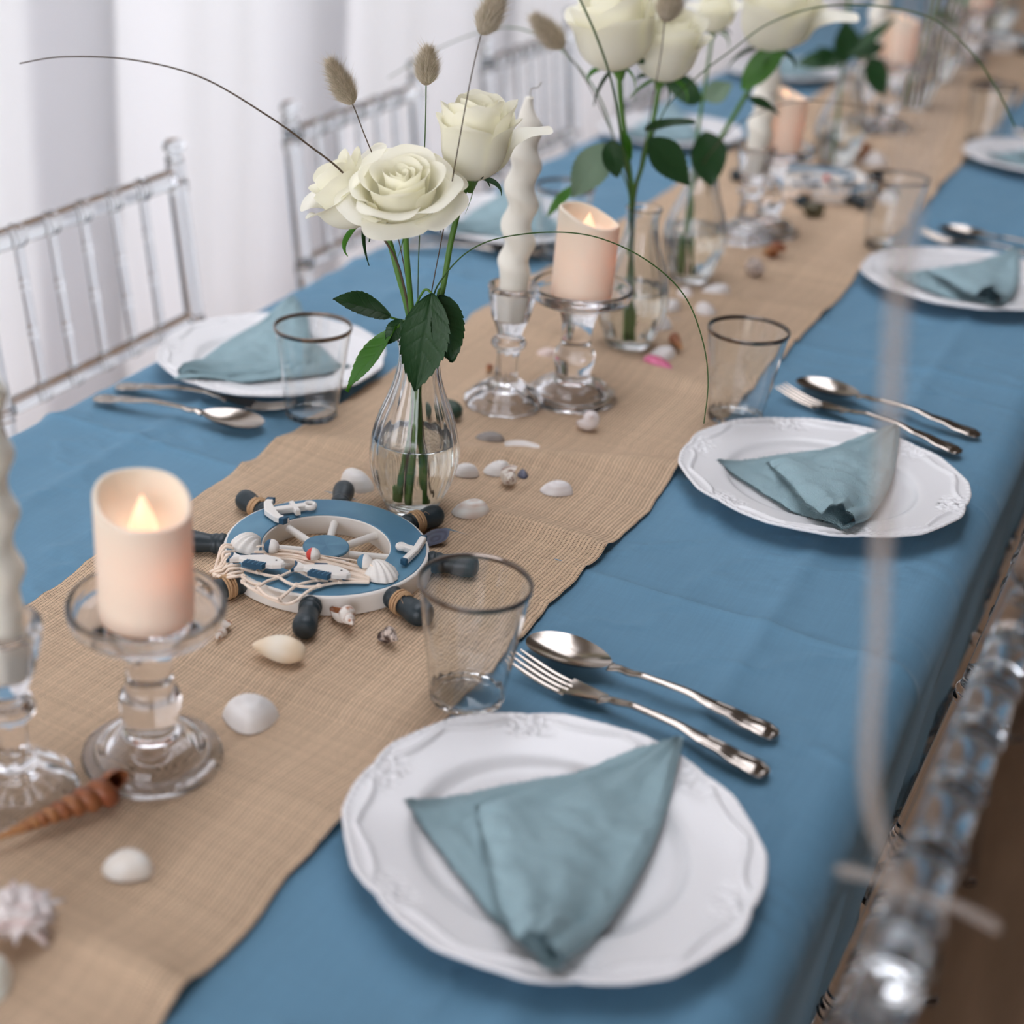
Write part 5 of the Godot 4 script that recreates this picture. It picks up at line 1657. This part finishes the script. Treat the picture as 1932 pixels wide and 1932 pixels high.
func make_chair(label: String, at: Vector3, turn: float) -> Node3D:
	var t := thing("clear_chair", label, "chair", at, turn, "clear acrylic bamboo-style chairs along the table")
	var px := func(y: float) -> float: return 0.2 + 0.13 * (y - 0.47)
	var hz := 0.2
	var m: Material = M.acrylic
	var s := MB.new()
	s.box(Vector3(0, 0.45, 0), Vector3(0.385, 0.016, 0.375), 0.004)
	part("seat", s, m, t)
	for k in [[Vector3(-0.2, 0.447, -0.2), Vector3(-0.2, 0.447, 0.2)], [Vector3(0.2, 0.447, -0.2), Vector3(0.2, 0.447, 0.2)]]:
		part("seat_rail", bamboo(k[0] + Vector3(0, 0, 0.018), k[1] - Vector3(0, 0, 0.018), 0.017, [0.28, 0.72]), m, t)
	for k in [-0.2, 0.2]:
		part("seat_rail", bamboo(Vector3(-0.182, 0.447, k), Vector3(0.182, 0.447, k), 0.017, [0.28, 0.72]), m, t)
	for z in [-hz, hz]:
		part("front_leg", bamboo(Vector3(-0.2, 0, z), Vector3(-0.2, 0.47, z), 0.0155, [0.35, 0.7], 1.05), m, t)
		part("rear_leg", bamboo(Vector3(0.245, 0, z), Vector3(px.call(0.44), 0.44, z), 0.0155, [0.35, 0.7], 1.05), m, t)
		part("back_post", bamboo(Vector3(px.call(0.44), 0.44, z), Vector3(px.call(0.905), 0.905, z), 0.0140, [0.16, 0.52, 0.93], 0.95), m, t)
		var f := MB.new()
		f.lathe(curve2([Vector2(0.0, -0.002), Vector2(0.012, -0.001), Vector2(0.0125, 0.004), Vector2(0.009, 0.008), Vector2(0.0145, 0.015), Vector2(0.0155, 0.021), Vector2(0.010, 0.028), Vector2(0.0, 0.030)], 3), 20)
		f.moved(Transform3D(Basis(), Vector3(px.call(0.907), 0.907, z)))
		part("finial", f, m, t)
	for q in [[0.885, 0.0135], [0.69, 0.0115]]:
		var rings := [0.17, 0.335, 0.5, 0.665, 0.83]
		part("back_rail", bamboo(Vector3(px.call(q[0]), q[0], -hz + 0.014), Vector3(px.call(q[0]), q[0], hz - 0.014), q[1], rings), m, t)
	for k in 5:
		var z = -hz + 0.014 + (2 * hz - 0.028) * [0.17, 0.335, 0.5, 0.665, 0.83][k]
		var rg = [[0.38, 0.72], [0.3, 0.62], [0.45, 0.8], [0.3, 0.62], [0.38, 0.72]][k]
		part("spindle", bamboo(Vector3(px.call(0.70), 0.7005, z), Vector3(px.call(0.873), 0.8735, z), 0.0062, rg), m, t)
	for y in [0.16, 0.26]:
		part("stretcher", bamboo(Vector3(-0.19, y, -hz), Vector3(0.215, y, -hz), 0.009, [0.5]), m, t)
		part("stretcher", bamboo(Vector3(-0.19, y, hz), Vector3(0.215, y, hz), 0.009, [0.5]), m, t)
	part("stretcher", bamboo(Vector3(0.22, 0.2, -hz + 0.012), Vector3(0.22, 0.2, hz - 0.012), 0.009, [0.5]), m, t)
	return t

func build_chairs() -> void:
	var g := "clear acrylic bamboo-style chairs along the table"
	var o := make_chair("clear acrylic chair nearest the camera, its back rail close to the lens", Vector3(-0.286, 0, -0.755), 0.0)
	dup(o, "clear_chair", Vector3(-0.286, 0, -1.40), 0.0, "clear acrylic chair tucked behind the nearest one, beside the second plate", g)
	dup(o, "clear_chair", Vector3(-0.286, 0, -2.06), 0.0, "clear acrylic chair beside the third plate, mostly out of frame", g)
	dup(o, "clear_chair", Vector3(-0.918, 0, -1.387), PI, "clear acrylic chair across the table with its whole spindle back in view", g)
	dup(o, "clear_chair", Vector3(-0.918, 0, -2.08), PI, "blurred clear chair across the table behind the white roses", g)
	dup(o, "clear_chair", Vector3(-0.918, 0, -2.76), PI, "blurred clear chair across the table behind the taller candle wick", g)
	dup(o, "clear_chair", Vector3(-0.918, 0, -3.45), PI, "faint clear chair far across the table behind the second roses", g)

func build_ribbon() -> void:
	# thin cord tied round the nearest chair rail, its strands running up out of the picture
	var k := Vector3(-0.0321, 0.885, -0.6340)
	var t := thing("tied_cord", "thin pale see-through cord tied to the nearest chair rail, running up past the plates", "cord", k)
	var kb := MB.new()
	var pp := []
	for j in 40:
		var q := j / 39.0 * TAU * 2.5
		pp.append(Vector3(cos(q) * 0.0150, sin(q) * 0.0150, 0.004 * (j / 39.0 - 0.5)))
	kb.tube(pp, 0.0018, 8)
	part("knot", kb, M.ribbon, t)
	for s in [-1.0, 1.0]:
		var lp := MB.new()
		lp.tube(curve([Vector3(s * 0.006, 0.016, 0), Vector3(s * 0.022, 0.020, 0.004), Vector3(s * 0.036, 0.016, 0.002), Vector3(s * 0.036, 0.010, -0.002), Vector3(s * 0.020, 0.012, -0.003), Vector3(s * 0.006, 0.015, 0)], 6), 0.0026, 8, true, 0.35)
		part("loop", lp, M.ribbon, t)
	var path := [Vector3(-0.0321, 0.885, -0.6340), Vector3(-0.0621, 0.9501, -0.6293), Vector3(-0.0766, 1.0256, -0.6462), Vector3(-0.0861, 1.0744, -0.6566), Vector3(-0.1004, 1.1656, -0.6699), Vector3(-0.1058, 1.2041, -0.6766), Vector3(-0.1109, 1.2475, -0.6866), Vector3(-0.1130, 1.2997, -0.7040), Vector3(-0.1127, 1.3306, -0.7099)]
	for j in 4:
		var b := MB.new()
		var st := []
		for i in path.size():
			var f: float = float(i) / (path.size() - 1)
			var sp: float = 0.030 * maxf(0.0, f - 0.62) * (j - 1.5)
			st.append(path[i] - k + Vector3(sp * 0.8 + 0.0025 * (j - 1.5), 0, -sp * 0.6))
		b.tube(curve(st, 8), 0.0021, 6)
		part("strand", b, M.ribbon, t)

# ---------------------------------------------------------------- bouquets
func build_flowers() -> void:
	var g := "ribbed clear glass bud vases"
	var yy := T + 0.0058
	var v := make_vase("ribbed glass bud vase with water beside the near ship wheel, holding three sharp white roses", Vector3(-0.5595, yy, -1.121))
	dup(v, "bud_vase", Vector3(-0.5424, yy, -1.6477), 0.4, "ribbed glass bud vase behind the second pillar candle", g)
	dup(v, "bud_vase", Vector3(-0.5628, yy, -1.9331), 0.9, "blurred glass bud vase just beyond the one behind the pillar candle", g)
	dup(v, "bud_vase", Vector3(-0.5568, yy, -2.6878), 0.2, "blurred glass bud vase with dark leaves behind the further ship wheel", g)
	dup(v, "bud_vase", Vector3(-0.545, yy, -3.25), 0.2, "faint glass bud vase beyond the fourth pillar candle", g)
	dup(v, "bud_vase", Vector3(-0.560, yy, -3.56), 0.7, "very blurred glass bud vase far along the runner", g)
	dup(v, "bud_vase", Vector3(-0.560, yy, -4.32), 0.7, "glass bud vase at the far end of the runner", g)
	var cam := Vector3(0.488, 0.459, 0.743)
	var up := Vector3.UP
	make_rose("fully open white rose facing the lens in the sharp vase", Vector3(-0.5686, 1.0436, -1.0971), Vector3(0.08, 0.93, 0.36), 0.3, "open",
		[Vector3(-0.5686, 1.0436, -1.0971), Vector3(-0.5674, 1.0071, -1.1014), Vector3(-0.5648, 0.9567, -1.1104), Vector3(-0.5594, 0.9005, -1.1163), Vector3(-0.5569, 0.8437, -1.1155), Vector3(-0.5576, 0.7685, -1.1127)],
		[[Vector3(-0.5415, 0.9768, -1.1017), Vector3(-0.5460, 0.8886, -1.0892), 0.0225, cam + up * 0.1, 0.004, 0.12, 0.0, "leaf", [Vector3(-0.5638, 0.9518, -1.1110), Vector3(-0.5497, 0.9772, -1.1035), Vector3(-0.5415, 0.9768, -1.1017)]],
		[Vector3(-0.5412, 0.9719, -1.1138), Vector3(-0.5261, 0.9107, -1.1166), 0.0205, cam + Vector3(0.5, 0, -0.3), 0.003, 0.15, 1.0, "leaf", [Vector3(-0.5426, 0.9752, -1.1201), Vector3(-0.5420, 0.9748, -1.1170), Vector3(-0.5412, 0.9719, -1.1138)]]])
	make_rose("tall cupped white rose standing behind the open one, an outer petal peeling right", Vector3(-0.5378, 1.0647, -1.1592), Vector3(0.06, 1.0, 0.06), 0.4, "cup",
		[Vector3(-0.5378, 1.0647, -1.1592), Vector3(-0.5427, 1.0493, -1.1536), Vector3(-0.5456, 1.0099, -1.1421), Vector3(-0.5476, 0.9631, -1.1336), Vector3(-0.5580, 0.8989, -1.1220), Vector3(-0.5571, 0.8411, -1.1226), Vector3(-0.5494, 0.7685, -1.1228)], [], 1.0, 0.85)
	make_rose("half-hidden white rose leaning towards the window behind the open one", Vector3(-0.6117, 1.0283, -1.1130), Vector3(-0.52, 0.80, 0.33), 1.1, "bud",
		[Vector3(-0.6117, 1.0283, -1.1130), Vector3(-0.5982, 1.0165, -1.1195), Vector3(-0.5836, 0.9801, -1.1195), Vector3(-0.5714, 0.9425, -1.1204), Vector3(-0.5654, 0.8974, -1.1219), Vector3(-0.5656, 0.8384, -1.1242), Vector3(-0.5690, 0.7685, -1.1195)],
		[[Vector3(-0.5824, 0.9464, -1.1035), Vector3(-0.6184, 0.9671, -1.0631), 0.0150, up + cam * 0.9, 0.004, 0.15, 0.3, "leaf", [Vector3(-0.5696, 0.9402, -1.1192), Vector3(-0.5753, 0.9426, -1.1106), Vector3(-0.5824, 0.9464, -1.1035)]],
		[Vector3(-0.5715, 0.9400, -1.0988), Vector3(-0.6011, 0.8829, -1.0649), 0.0135, up * 0.8 + cam * 0.5 + Vector3(-0.6, 0, 0.3), 0.003, 0.25, 0.6, "lightleaf", [Vector3(-0.5696, 0.9402, -1.1192), Vector3(-0.5698, 0.9438, -1.1071), Vector3(-0.5715, 0.9400, -1.0988)]],
		[Vector3(-0.5696, 0.9472, -1.1024), Vector3(-0.5779, 0.9247, -1.0922), 0.0085, cam + up * 0.4, 0.001, 0.2, 0.9, "leaf"]], 1.05)
	make_tail("fluffy bunny tail leaning left of the open rose", [Vector3(-0.6258, 1.1290, -1.1014), Vector3(-0.6235, 1.1202, -1.1053), Vector3(-0.6201, 1.1035, -1.1123), Vector3(-0.6018, 1.0585, -1.1195), Vector3(-0.5820, 0.9996, -1.1206), Vector3(-0.5689, 0.9432, -1.1196), Vector3(-0.5628, 0.8989, -1.1188), Vector3(-0.5617, 0.7696, -1.1196)], Vector3(-0.6426, 1.1649, -1.0903), 0.0112, true, 1)
	make_tail("fluffy bunny tail standing upright between the two sharp roses", [Vector3(-0.5878, 1.1390, -1.1622), Vector3(-0.5869, 1.1096, -1.1628), Vector3(-0.5842, 1.0761, -1.1586), Vector3(-0.5777, 1.0232, -1.1449), Vector3(-0.5704, 0.9791, -1.1318), Vector3(-0.5617, 0.8978, -1.1231), Vector3(-0.5542, 0.7685, -1.1293)], Vector3(-0.5876, 1.1692, -1.1624), 0.0112, false, 2)
	make_tail("brown bunny tail cut off by the frame's top, its stalk crossing the cupped rose", [Vector3(-0.5164, 1.1940, -1.1134), Vector3(-0.5207, 1.1592, -1.1082), Vector3(-0.5259, 1.0998, -1.1024), Vector3(-0.5326, 1.0536, -1.1052), Vector3(-0.5458, 0.9838, -1.1132), Vector3(-0.5536, 0.9368, -1.1177), Vector3(-0.5578, 0.9001, -1.1185), Vector3(-0.5448, 0.7754, -1.1235)], Vector3(-0.5056, 1.2242, -1.1205), 0.0115, true, 3)
	make_blade("long dark grass blade arching far left from the sharp vase", [Vector3(-0.5623, 0.7685, -1.1192), Vector3(-0.5632, 0.8989, -1.1186), Vector3(-0.5761, 0.9841, -1.1101), Vector3(-0.5938, 1.0248, -1.0984), Vector3(-0.6181, 1.0712, -1.0825), Vector3(-0.6417, 1.1020, -1.0550), Vector3(-0.6688, 1.1281, -1.0312), Vector3(-0.7095, 1.1586, -0.9985), Vector3(-0.7529, 1.1734, -0.9640), Vector3(-0.7961, 1.1767, -0.9296), Vector3(-0.8226, 1.1723, -0.9062)], 0.0012, 0.0005, M.dryblade)
	make_blade("fine green grass blade arching right over the second pillar candle", [Vector3(-0.5480, 0.7688, -1.1238), Vector3(-0.5557, 0.9013, -1.1163), Vector3(-0.5470, 0.9637, -1.1149), Vector3(-0.5389, 0.9866, -1.1166), Vector3(-0.5207, 1.0110, -1.1226), Vector3(-0.4986, 1.0237, -1.1371), Vector3(-0.4610, 1.0293, -1.1618), Vector3(-0.4264, 1.0242, -1.1846), Vector3(-0.3901, 1.0044, -1.2084), Vector3(-0.3599, 0.9733, -1.2283), Vector3(-0.3415, 0.9320, -1.2403), Vector3(-0.3324, 0.8916, -1.2463), Vector3(-0.3308, 0.8504, -1.2474)], 0.0010, 0.0005, M.blade)
	# second vase
	make_rose("large blurred white rose in the second vase, cut off by the top of the frame", Vector3(-0.5821, 1.0833, -1.6216), Vector3(-0.15, 1.0, 0.25), 0.7, "cup",
		[Vector3(-0.5821, 1.0833, -1.6216), Vector3(-0.5761, 1.0414, -1.6255), Vector3(-0.5643, 0.9817, -1.6333), Vector3(-0.5545, 0.9231, -1.6397), Vector3(-0.5441, 0.7685, -1.6466)],
		[[Vector3(-0.5772, 1.0033, -1.6009), Vector3(-0.6024, 0.9456, -1.5724), 0.022, cam + up * 0.6, 0.003, 0.1, 0.1, "greyleaf", [Vector3(-0.5615, 0.9634, -1.6351), Vector3(-0.5711, 0.9902, -1.6169), Vector3(-0.5772, 1.0033, -1.6009)]],
		[Vector3(-0.5730, 1.0092, -1.5917), Vector3(-0.5605, 0.9693, -1.5939), 0.0145, cam, 0.003, 0.1, 0.5, "leaf"],
		[Vector3(-0.6071, 0.9542, -1.6052), Vector3(-0.6372, 0.9124, -1.5854), 0.007, cam + up, 0.006, 0.1, 0.5, "lightleaf"]], 1.2)
	make_rose("blurred white rose in the second vase, seen from its side", Vector3(-0.5488, 1.0667, -1.6674), Vector3(0.15, 1.0, 0.1), 2.0, "cup",
		[Vector3(-0.5488, 1.0667, -1.6674), Vector3(-0.5476, 1.0215, -1.6562), Vector3(-0.5495, 0.9756, -1.6430), Vector3(-0.5535, 0.9231, -1.6404), Vector3(-0.5387, 0.7685, -1.6501)],
		[[Vector3(-0.5441, 1.0069, -1.6346), Vector3(-0.4960, 0.9563, -1.6542), 0.0215, cam + up * 0.3, 0.003, 0.1, 0.2, "leaf", [Vector3(-0.5512, 0.9572, -1.6419), Vector3(-0.5491, 0.9890, -1.6373), Vector3(-0.5441, 1.0069, -1.6346)]],
		[Vector3(-0.5514, 1.0142, -1.6418), Vector3(-0.5041, 1.0225, -1.6729), 0.010, cam + up * 2.0, 0.004, 0.2, 0.7, "leaf"],
		[Vector3(-0.5579, 0.9841, -1.6255), Vector3(-0.5702, 1.0170, -1.6175), 0.007, cam + up, 0.001, 0.2, 0.3, "lightleaf"]], 1.0)
	make_tail("blurred bunny tail leaning left of the second vase's roses", [Vector3(-0.6361, 1.1049, -1.5861), Vector3(-0.6091, 1.0648, -1.6039), Vector3(-0.5751, 0.9938, -1.6262), Vector3(-0.5550, 0.9231, -1.6394), Vector3(-0.5430, 0.7685, -1.6473)], Vector3(-0.6655, 1.1386, -1.5668), 0.0145, true, 4)
	make_tail("blurred dark bunny tail before the second vase's side-on rose", [Vector3(-0.5255, 1.1423, -1.5870), Vector3(-0.5288, 1.0969, -1.5968), Vector3(-0.5430, 1.0104, -1.6234), Vector3(-0.5508, 0.9245, -1.6362), Vector3(-0.5398, 0.7685, -1.6494)], Vector3(-0.5196, 1.1743, -1.5909), 0.0145, true, 5)
	make_blade("pale blurred grass blade arching left above the roses", [Vector3(-0.5441, 0.7685, -1.6466), Vector3(-0.5555, 0.9231, -1.6391), Vector3(-0.5855, 0.9657, -1.6672), Vector3(-0.6131, 1.0030, -1.6969), Vector3(-0.6399, 1.0422, -1.7033), Vector3(-0.6939, 1.0762, -1.7276), Vector3(-0.7474, 1.0897, -1.7523), Vector3(-0.7957, 1.0868, -1.7804), Vector3(-0.8447, 1.0723, -1.8080), Vector3(-0.9122, 1.0416, -1.8235), Vector3(-0.9863, 0.9961, -1.8346)], 0.0014, 0.0012, M.blade)
	make_blade("blurred green grass blade rising past the large second-vase rose", [Vector3(-0.5420, 0.7685, -1.6480), Vector3(-0.5517, 0.9259, -1.6296), Vector3(-0.5496, 1.0080, -1.5711), Vector3(-0.5553, 1.0823, -1.5316), Vector3(-0.5684, 1.1300, -1.5109), Vector3(-0.5869, 1.1693, -1.4988), Vector3(-0.5977, 1.1899, -1.4917)], 0.0015, 0.0011, M.blade)
	make_blade("long blurred grass blade arching right above the fourth pillar candle", [Vector3(-0.5409, 0.7685, -1.6487), Vector3(-0.5530, 0.9231, -1.6408), Vector3(-0.5382, 1.0267, -1.6505), Vector3(-0.5106, 1.0706, -1.6686), Vector3(-0.4799, 1.1021, -1.6888), Vector3(-0.4494, 1.1303, -1.7088), Vector3(-0.4081, 1.1475, -1.7359), Vector3(-0.3601, 1.1497, -1.7675), Vector3(-0.3100, 1.1403, -1.8004), Vector3(-0.2770, 1.1191, -1.8221), Vector3(-0.2467, 1.0878, -1.8420), Vector3(-0.2197, 1.0502, -1.8598), Vector3(-0.2008, 1.0178, -1.8722)], 0.0012, 0.0009, M.blade)
	# third vase
	make_rose("blurred white rose in the third vase at the top of the frame", Vector3(-0.5140, 1.0609, -1.9652), Vector3(0.2, 1.0, 0.2), 0.2, "cup",
		[Vector3(-0.5140, 1.0609, -1.9652), Vector3(-0.5258, 1.0128, -1.9574), Vector3(-0.5493, 0.9483, -1.9420), Vector3(-0.5722, 0.8854, -1.9269), Vector3(-0.5697, 0.7688, -1.9286)],
		[[Vector3(-0.5285, 1.0147, -1.9317), Vector3(-0.4835, 1.0840, -1.9493), 0.0175, cam + up * 0.4, 0.003, 0.1, 0.2, "lightleaf"],
		[Vector3(-0.5226, 1.0041, -1.9356), Vector3(-0.4819, 0.9835, -1.9504), 0.0085, cam + up, 0.003, 0.2, 0.2, "leaf"]], 1.25)
	make_rose("blurred rose stem in the third vase with broad dark leaves", Vector3(-0.5918, 1.0720, -1.9858), Vector3(0.0, 1.0, 0.1), 1.2, "bud",
		[Vector3(-0.5918, 1.0720, -1.9858), Vector3(-0.5895, 1.0063, -1.9754), Vector3(-0.5813, 0.9437, -1.9449), Vector3(-0.5734, 0.8854, -1.9262), Vector3(-0.5600, 0.7688, -1.9349)],
		[[Vector3(-0.5617, 0.9611, -1.9099), Vector3(-0.5446, 0.8919, -1.9092), 0.026, cam + up * 0.2, 0.003, 0.1, 0.7, "leaf", [Vector3(-0.5721, 0.9206, -1.9270), Vector3(-0.5691, 0.9472, -1.9170), Vector3(-0.5617, 0.9611, -1.9099)]],
		[Vector3(-0.5768, 0.9960, -1.9239), Vector3(-0.6220, 1.0227, -1.8942), 0.022, cam + up * 0.5, 0.003, 0.1, 0.1, "leaf"],
		[Vector3(-0.5723, 0.9960, -1.9269), Vector3(-0.5452, 1.0174, -1.9447), 0.016, cam + up * 0.5, 0.003, 0.1, 0.1, "greyleaf"]], 0.8)
	make_blade("thin blurred grass blade drooping right in front of the third pillar candle", [Vector3(-0.5637, 0.7688, -1.9325), Vector3(-0.5722, 0.8854, -1.9269), Vector3(-0.5133, 0.9779, -1.8460), Vector3(-0.4760, 1.0063, -1.8705), Vector3(-0.4393, 1.0159, -1.8946), Vector3(-0.3953, 1.0121, -1.9235), Vector3(-0.3500, 1.0005, -1.9533), Vector3(-0.3221, 0.9811, -1.9716)], 0.0009, 0.0006, M.dryblade)
	for q in [[Vector3(-0.5368, 0.9761, -3.2554), Vector3(-0.5345, 0.8242, -3.2569), Vector3(-0.5378, 0.7685, -3.2547), Vector3(-0.5320, 1.0831, -3.2585), "thick blurred stalk, middle of three in the vase beyond the fourth pillar candle"], [Vector3(-0.5083, 0.9830, -3.2143), Vector3(-0.5134, 0.8298, -3.2349), Vector3(-0.5333, 0.7685, -3.2577), Vector3(-0.4980, 1.0882, -3.2210), "outermost blurred stalk in the vase beyond the fourth pillar candle"], [Vector3(-0.5634, 0.9693, -3.2978), Vector3(-0.5470, 0.8186, -3.2846), Vector3(-0.5392, 0.7685, -3.2538), Vector3(-0.5756, 1.0779, -3.2897), "innermost blurred stalk in the vase beyond the fourth pillar candle"]]:
		make_tail(q[4], [q[0], q[1], q[2], Vector3(-0.545, T + 0.1, -3.25), Vector3(-0.55, T + 0.02, -3.25)], q[3], 0.012, true, 8, 0.0024)
	# fourth vase: heads above the frame, dark leaves in view
	make_rose("blurred rose in the fourth vase showing only its stem and dark leaves", Vector3(-0.5824, 1.0979, -2.6710), Vector3(0.1, 1.0, 0.1), 0.2, "cup",
		[Vector3(-0.5824, 1.0979, -2.6710), Vector3(-0.5779, 1.0316, -2.6739), Vector3(-0.5720, 0.9549, -2.6778), Vector3(-0.5685, 0.9026, -2.6801), Vector3(-0.5601, 0.7685, -2.6857)],
		[[Vector3(-0.5661, 0.9394, -2.6578), Vector3(-0.5029, 1.0059, -2.6993), 0.013, cam + up, 0.003, 0.1, 0.2, "leaf"],
		[Vector3(-0.5661, 0.9394, -2.6578), Vector3(-0.6333, 0.9308, -2.6136), 0.020, cam + up * 0.6, 0.003, 0.1, 0.4, "leaf"],
		[Vector3(-0.5623, 0.9342, -2.6602), Vector3(-0.5758, 1.0025, -2.6514), 0.024, cam + up * 0.2, 0.003, 0.1, 0.6, "leaf"],
		[Vector3(-0.5289, 0.9446, -2.6703), Vector3(-0.4989, 0.8841, -2.6780), 0.022, cam, 0.003, 0.1, 0.8, "leaf"],
		[Vector3(-0.5618, 0.9497, -2.6606), Vector3(-0.5130, 0.9600, -2.6927), 0.020, cam + up * 0.4, 0.003, 0.1, 0.5, "leaf"],
		[Vector3(-0.5729, 0.9256, -2.6533), Vector3(-0.6075, 0.9583, -2.6305), 0.016, cam + up * 0.4, 0.003, 0.1, 0.5, "leaf"]], 1.0)
	make_rose("faint rose in the vase beyond the fourth pillar candle", Vector3(-0.545, T + 0.31, -3.25), Vector3(0.1, 1.0, 0.1), 0.5, "cup",
		[Vector3(-0.545, T + 0.31, -3.25), Vector3(-0.54, T + 0.22, -3.25), Vector3(-0.545, T + 0.165, -3.25), Vector3(-0.555, T + 0.02, -3.25)],
		[[Vector3(-0.54, T + 0.20, -3.25), Vector3(-0.49, T + 0.17, -3.22), 0.02, cam + up, 0.003, 0.1, 0.2, "leaf"]])
	make_rose("white rose in the very blurred far vase", Vector3(-0.560, T + 0.30, -3.56), Vector3(0.1, 1.0, 0.1), 0.5, "cup",
		[Vector3(-0.560, T + 0.30, -3.56), Vector3(-0.56, T + 0.22, -3.56), Vector3(-0.56, T + 0.165, -3.56), Vector3(-0.57, T + 0.02, -3.56)],
		[[Vector3(-0.56, T + 0.20, -3.56), Vector3(-0.52, T + 0.17, -3.5), 0.02, cam + up, 0.003, 0.1, 0.2, "greyleaf"]])
	make_rose("white rose in the vase at the far end of the runner", Vector3(-0.560, T + 0.30, -4.32), Vector3(0.1, 1.0, 0.1), 0.5, "cup",
		[Vector3(-0.560, T + 0.30, -4.32), Vector3(-0.56, T + 0.22, -4.32), Vector3(-0.56, T + 0.165, -4.32), Vector3(-0.57, T + 0.02, -4.32)],
		[[Vector3(-0.56, T + 0.20, -4.32), Vector3(-0.52, T + 0.17, -4.28), 0.02, cam + up, 0.003, 0.1, 0.2, "leaf"]])

# ---------------------------------------------------------------- the scene
func _ready() -> void:
	# camera: a 34 mm lens on a full frame, the right-hand square of the picture (shifted frustum)
	var cam := Camera3D.new()
	cam.name = "camera"
	var att := CameraAttributesPhysical.new()
	att.frustum_near = 0.05
	att.frustum_far = 100.0
	att.frustum_focal_length = 35.0
	att.frustum_focus_distance = 1.28
	att.exposure_aperture = 1.9
	cam.attributes = att
	cam.projection = Camera3D.PROJECTION_FRUSTUM
	cam.near = 0.05
	cam.far = 100.0
	cam.size = 0.05 * 2.0 * 966.0 / 2762.25
	cam.frustum_offset = Vector2(0.05 * 483.0 / 2762.25, 0.0)
	cam.position = Vector3(0, T + 0.6414, 0)
	cam.rotation = Vector3(-0.4765, 0.5814, 0)
	add_child(cam)
	cam.current = true
	# an even bright overcast sky outside the windows
	var sm := ProceduralSkyMaterial.new()
	sm.sky_top_color = Color(0.93, 0.935, 0.97)
	sm.sky_horizon_color = Color(0.97, 0.965, 0.985)
	sm.ground_horizon_color = Color(0.80, 0.80, 0.80)
	sm.ground_bottom_color = Color(0.70, 0.69, 0.67)
	sm.sun_angle_max = 0.1
	var sky := Sky.new()
	sky.sky_material = sm
	var e := Environment.new()
	e.background_mode = Environment.BG_SKY
	e.sky = sky
	e.background_energy_multiplier = 5.6
	e.tonemap_mode = Environment.TONE_MAPPER_LINEAR
	e.tonemap_exposure = 1.0
	e.sdfgi_enabled = true
	e.ssao_enabled = true
	e.ssil_enabled = true
	var we := WorldEnvironment.new()
	we.name = "environment"
	we.environment = e
	add_child(we)

	make_materials()
	build_room()
	build_drapes()
	build_linen()
	build_chairs()
	build_settings()
	build_tumblers()
	build_candles()
	build_wheels()
	build_flowers()
	build_cutlery()
	build_shells()
	build_ribbon()
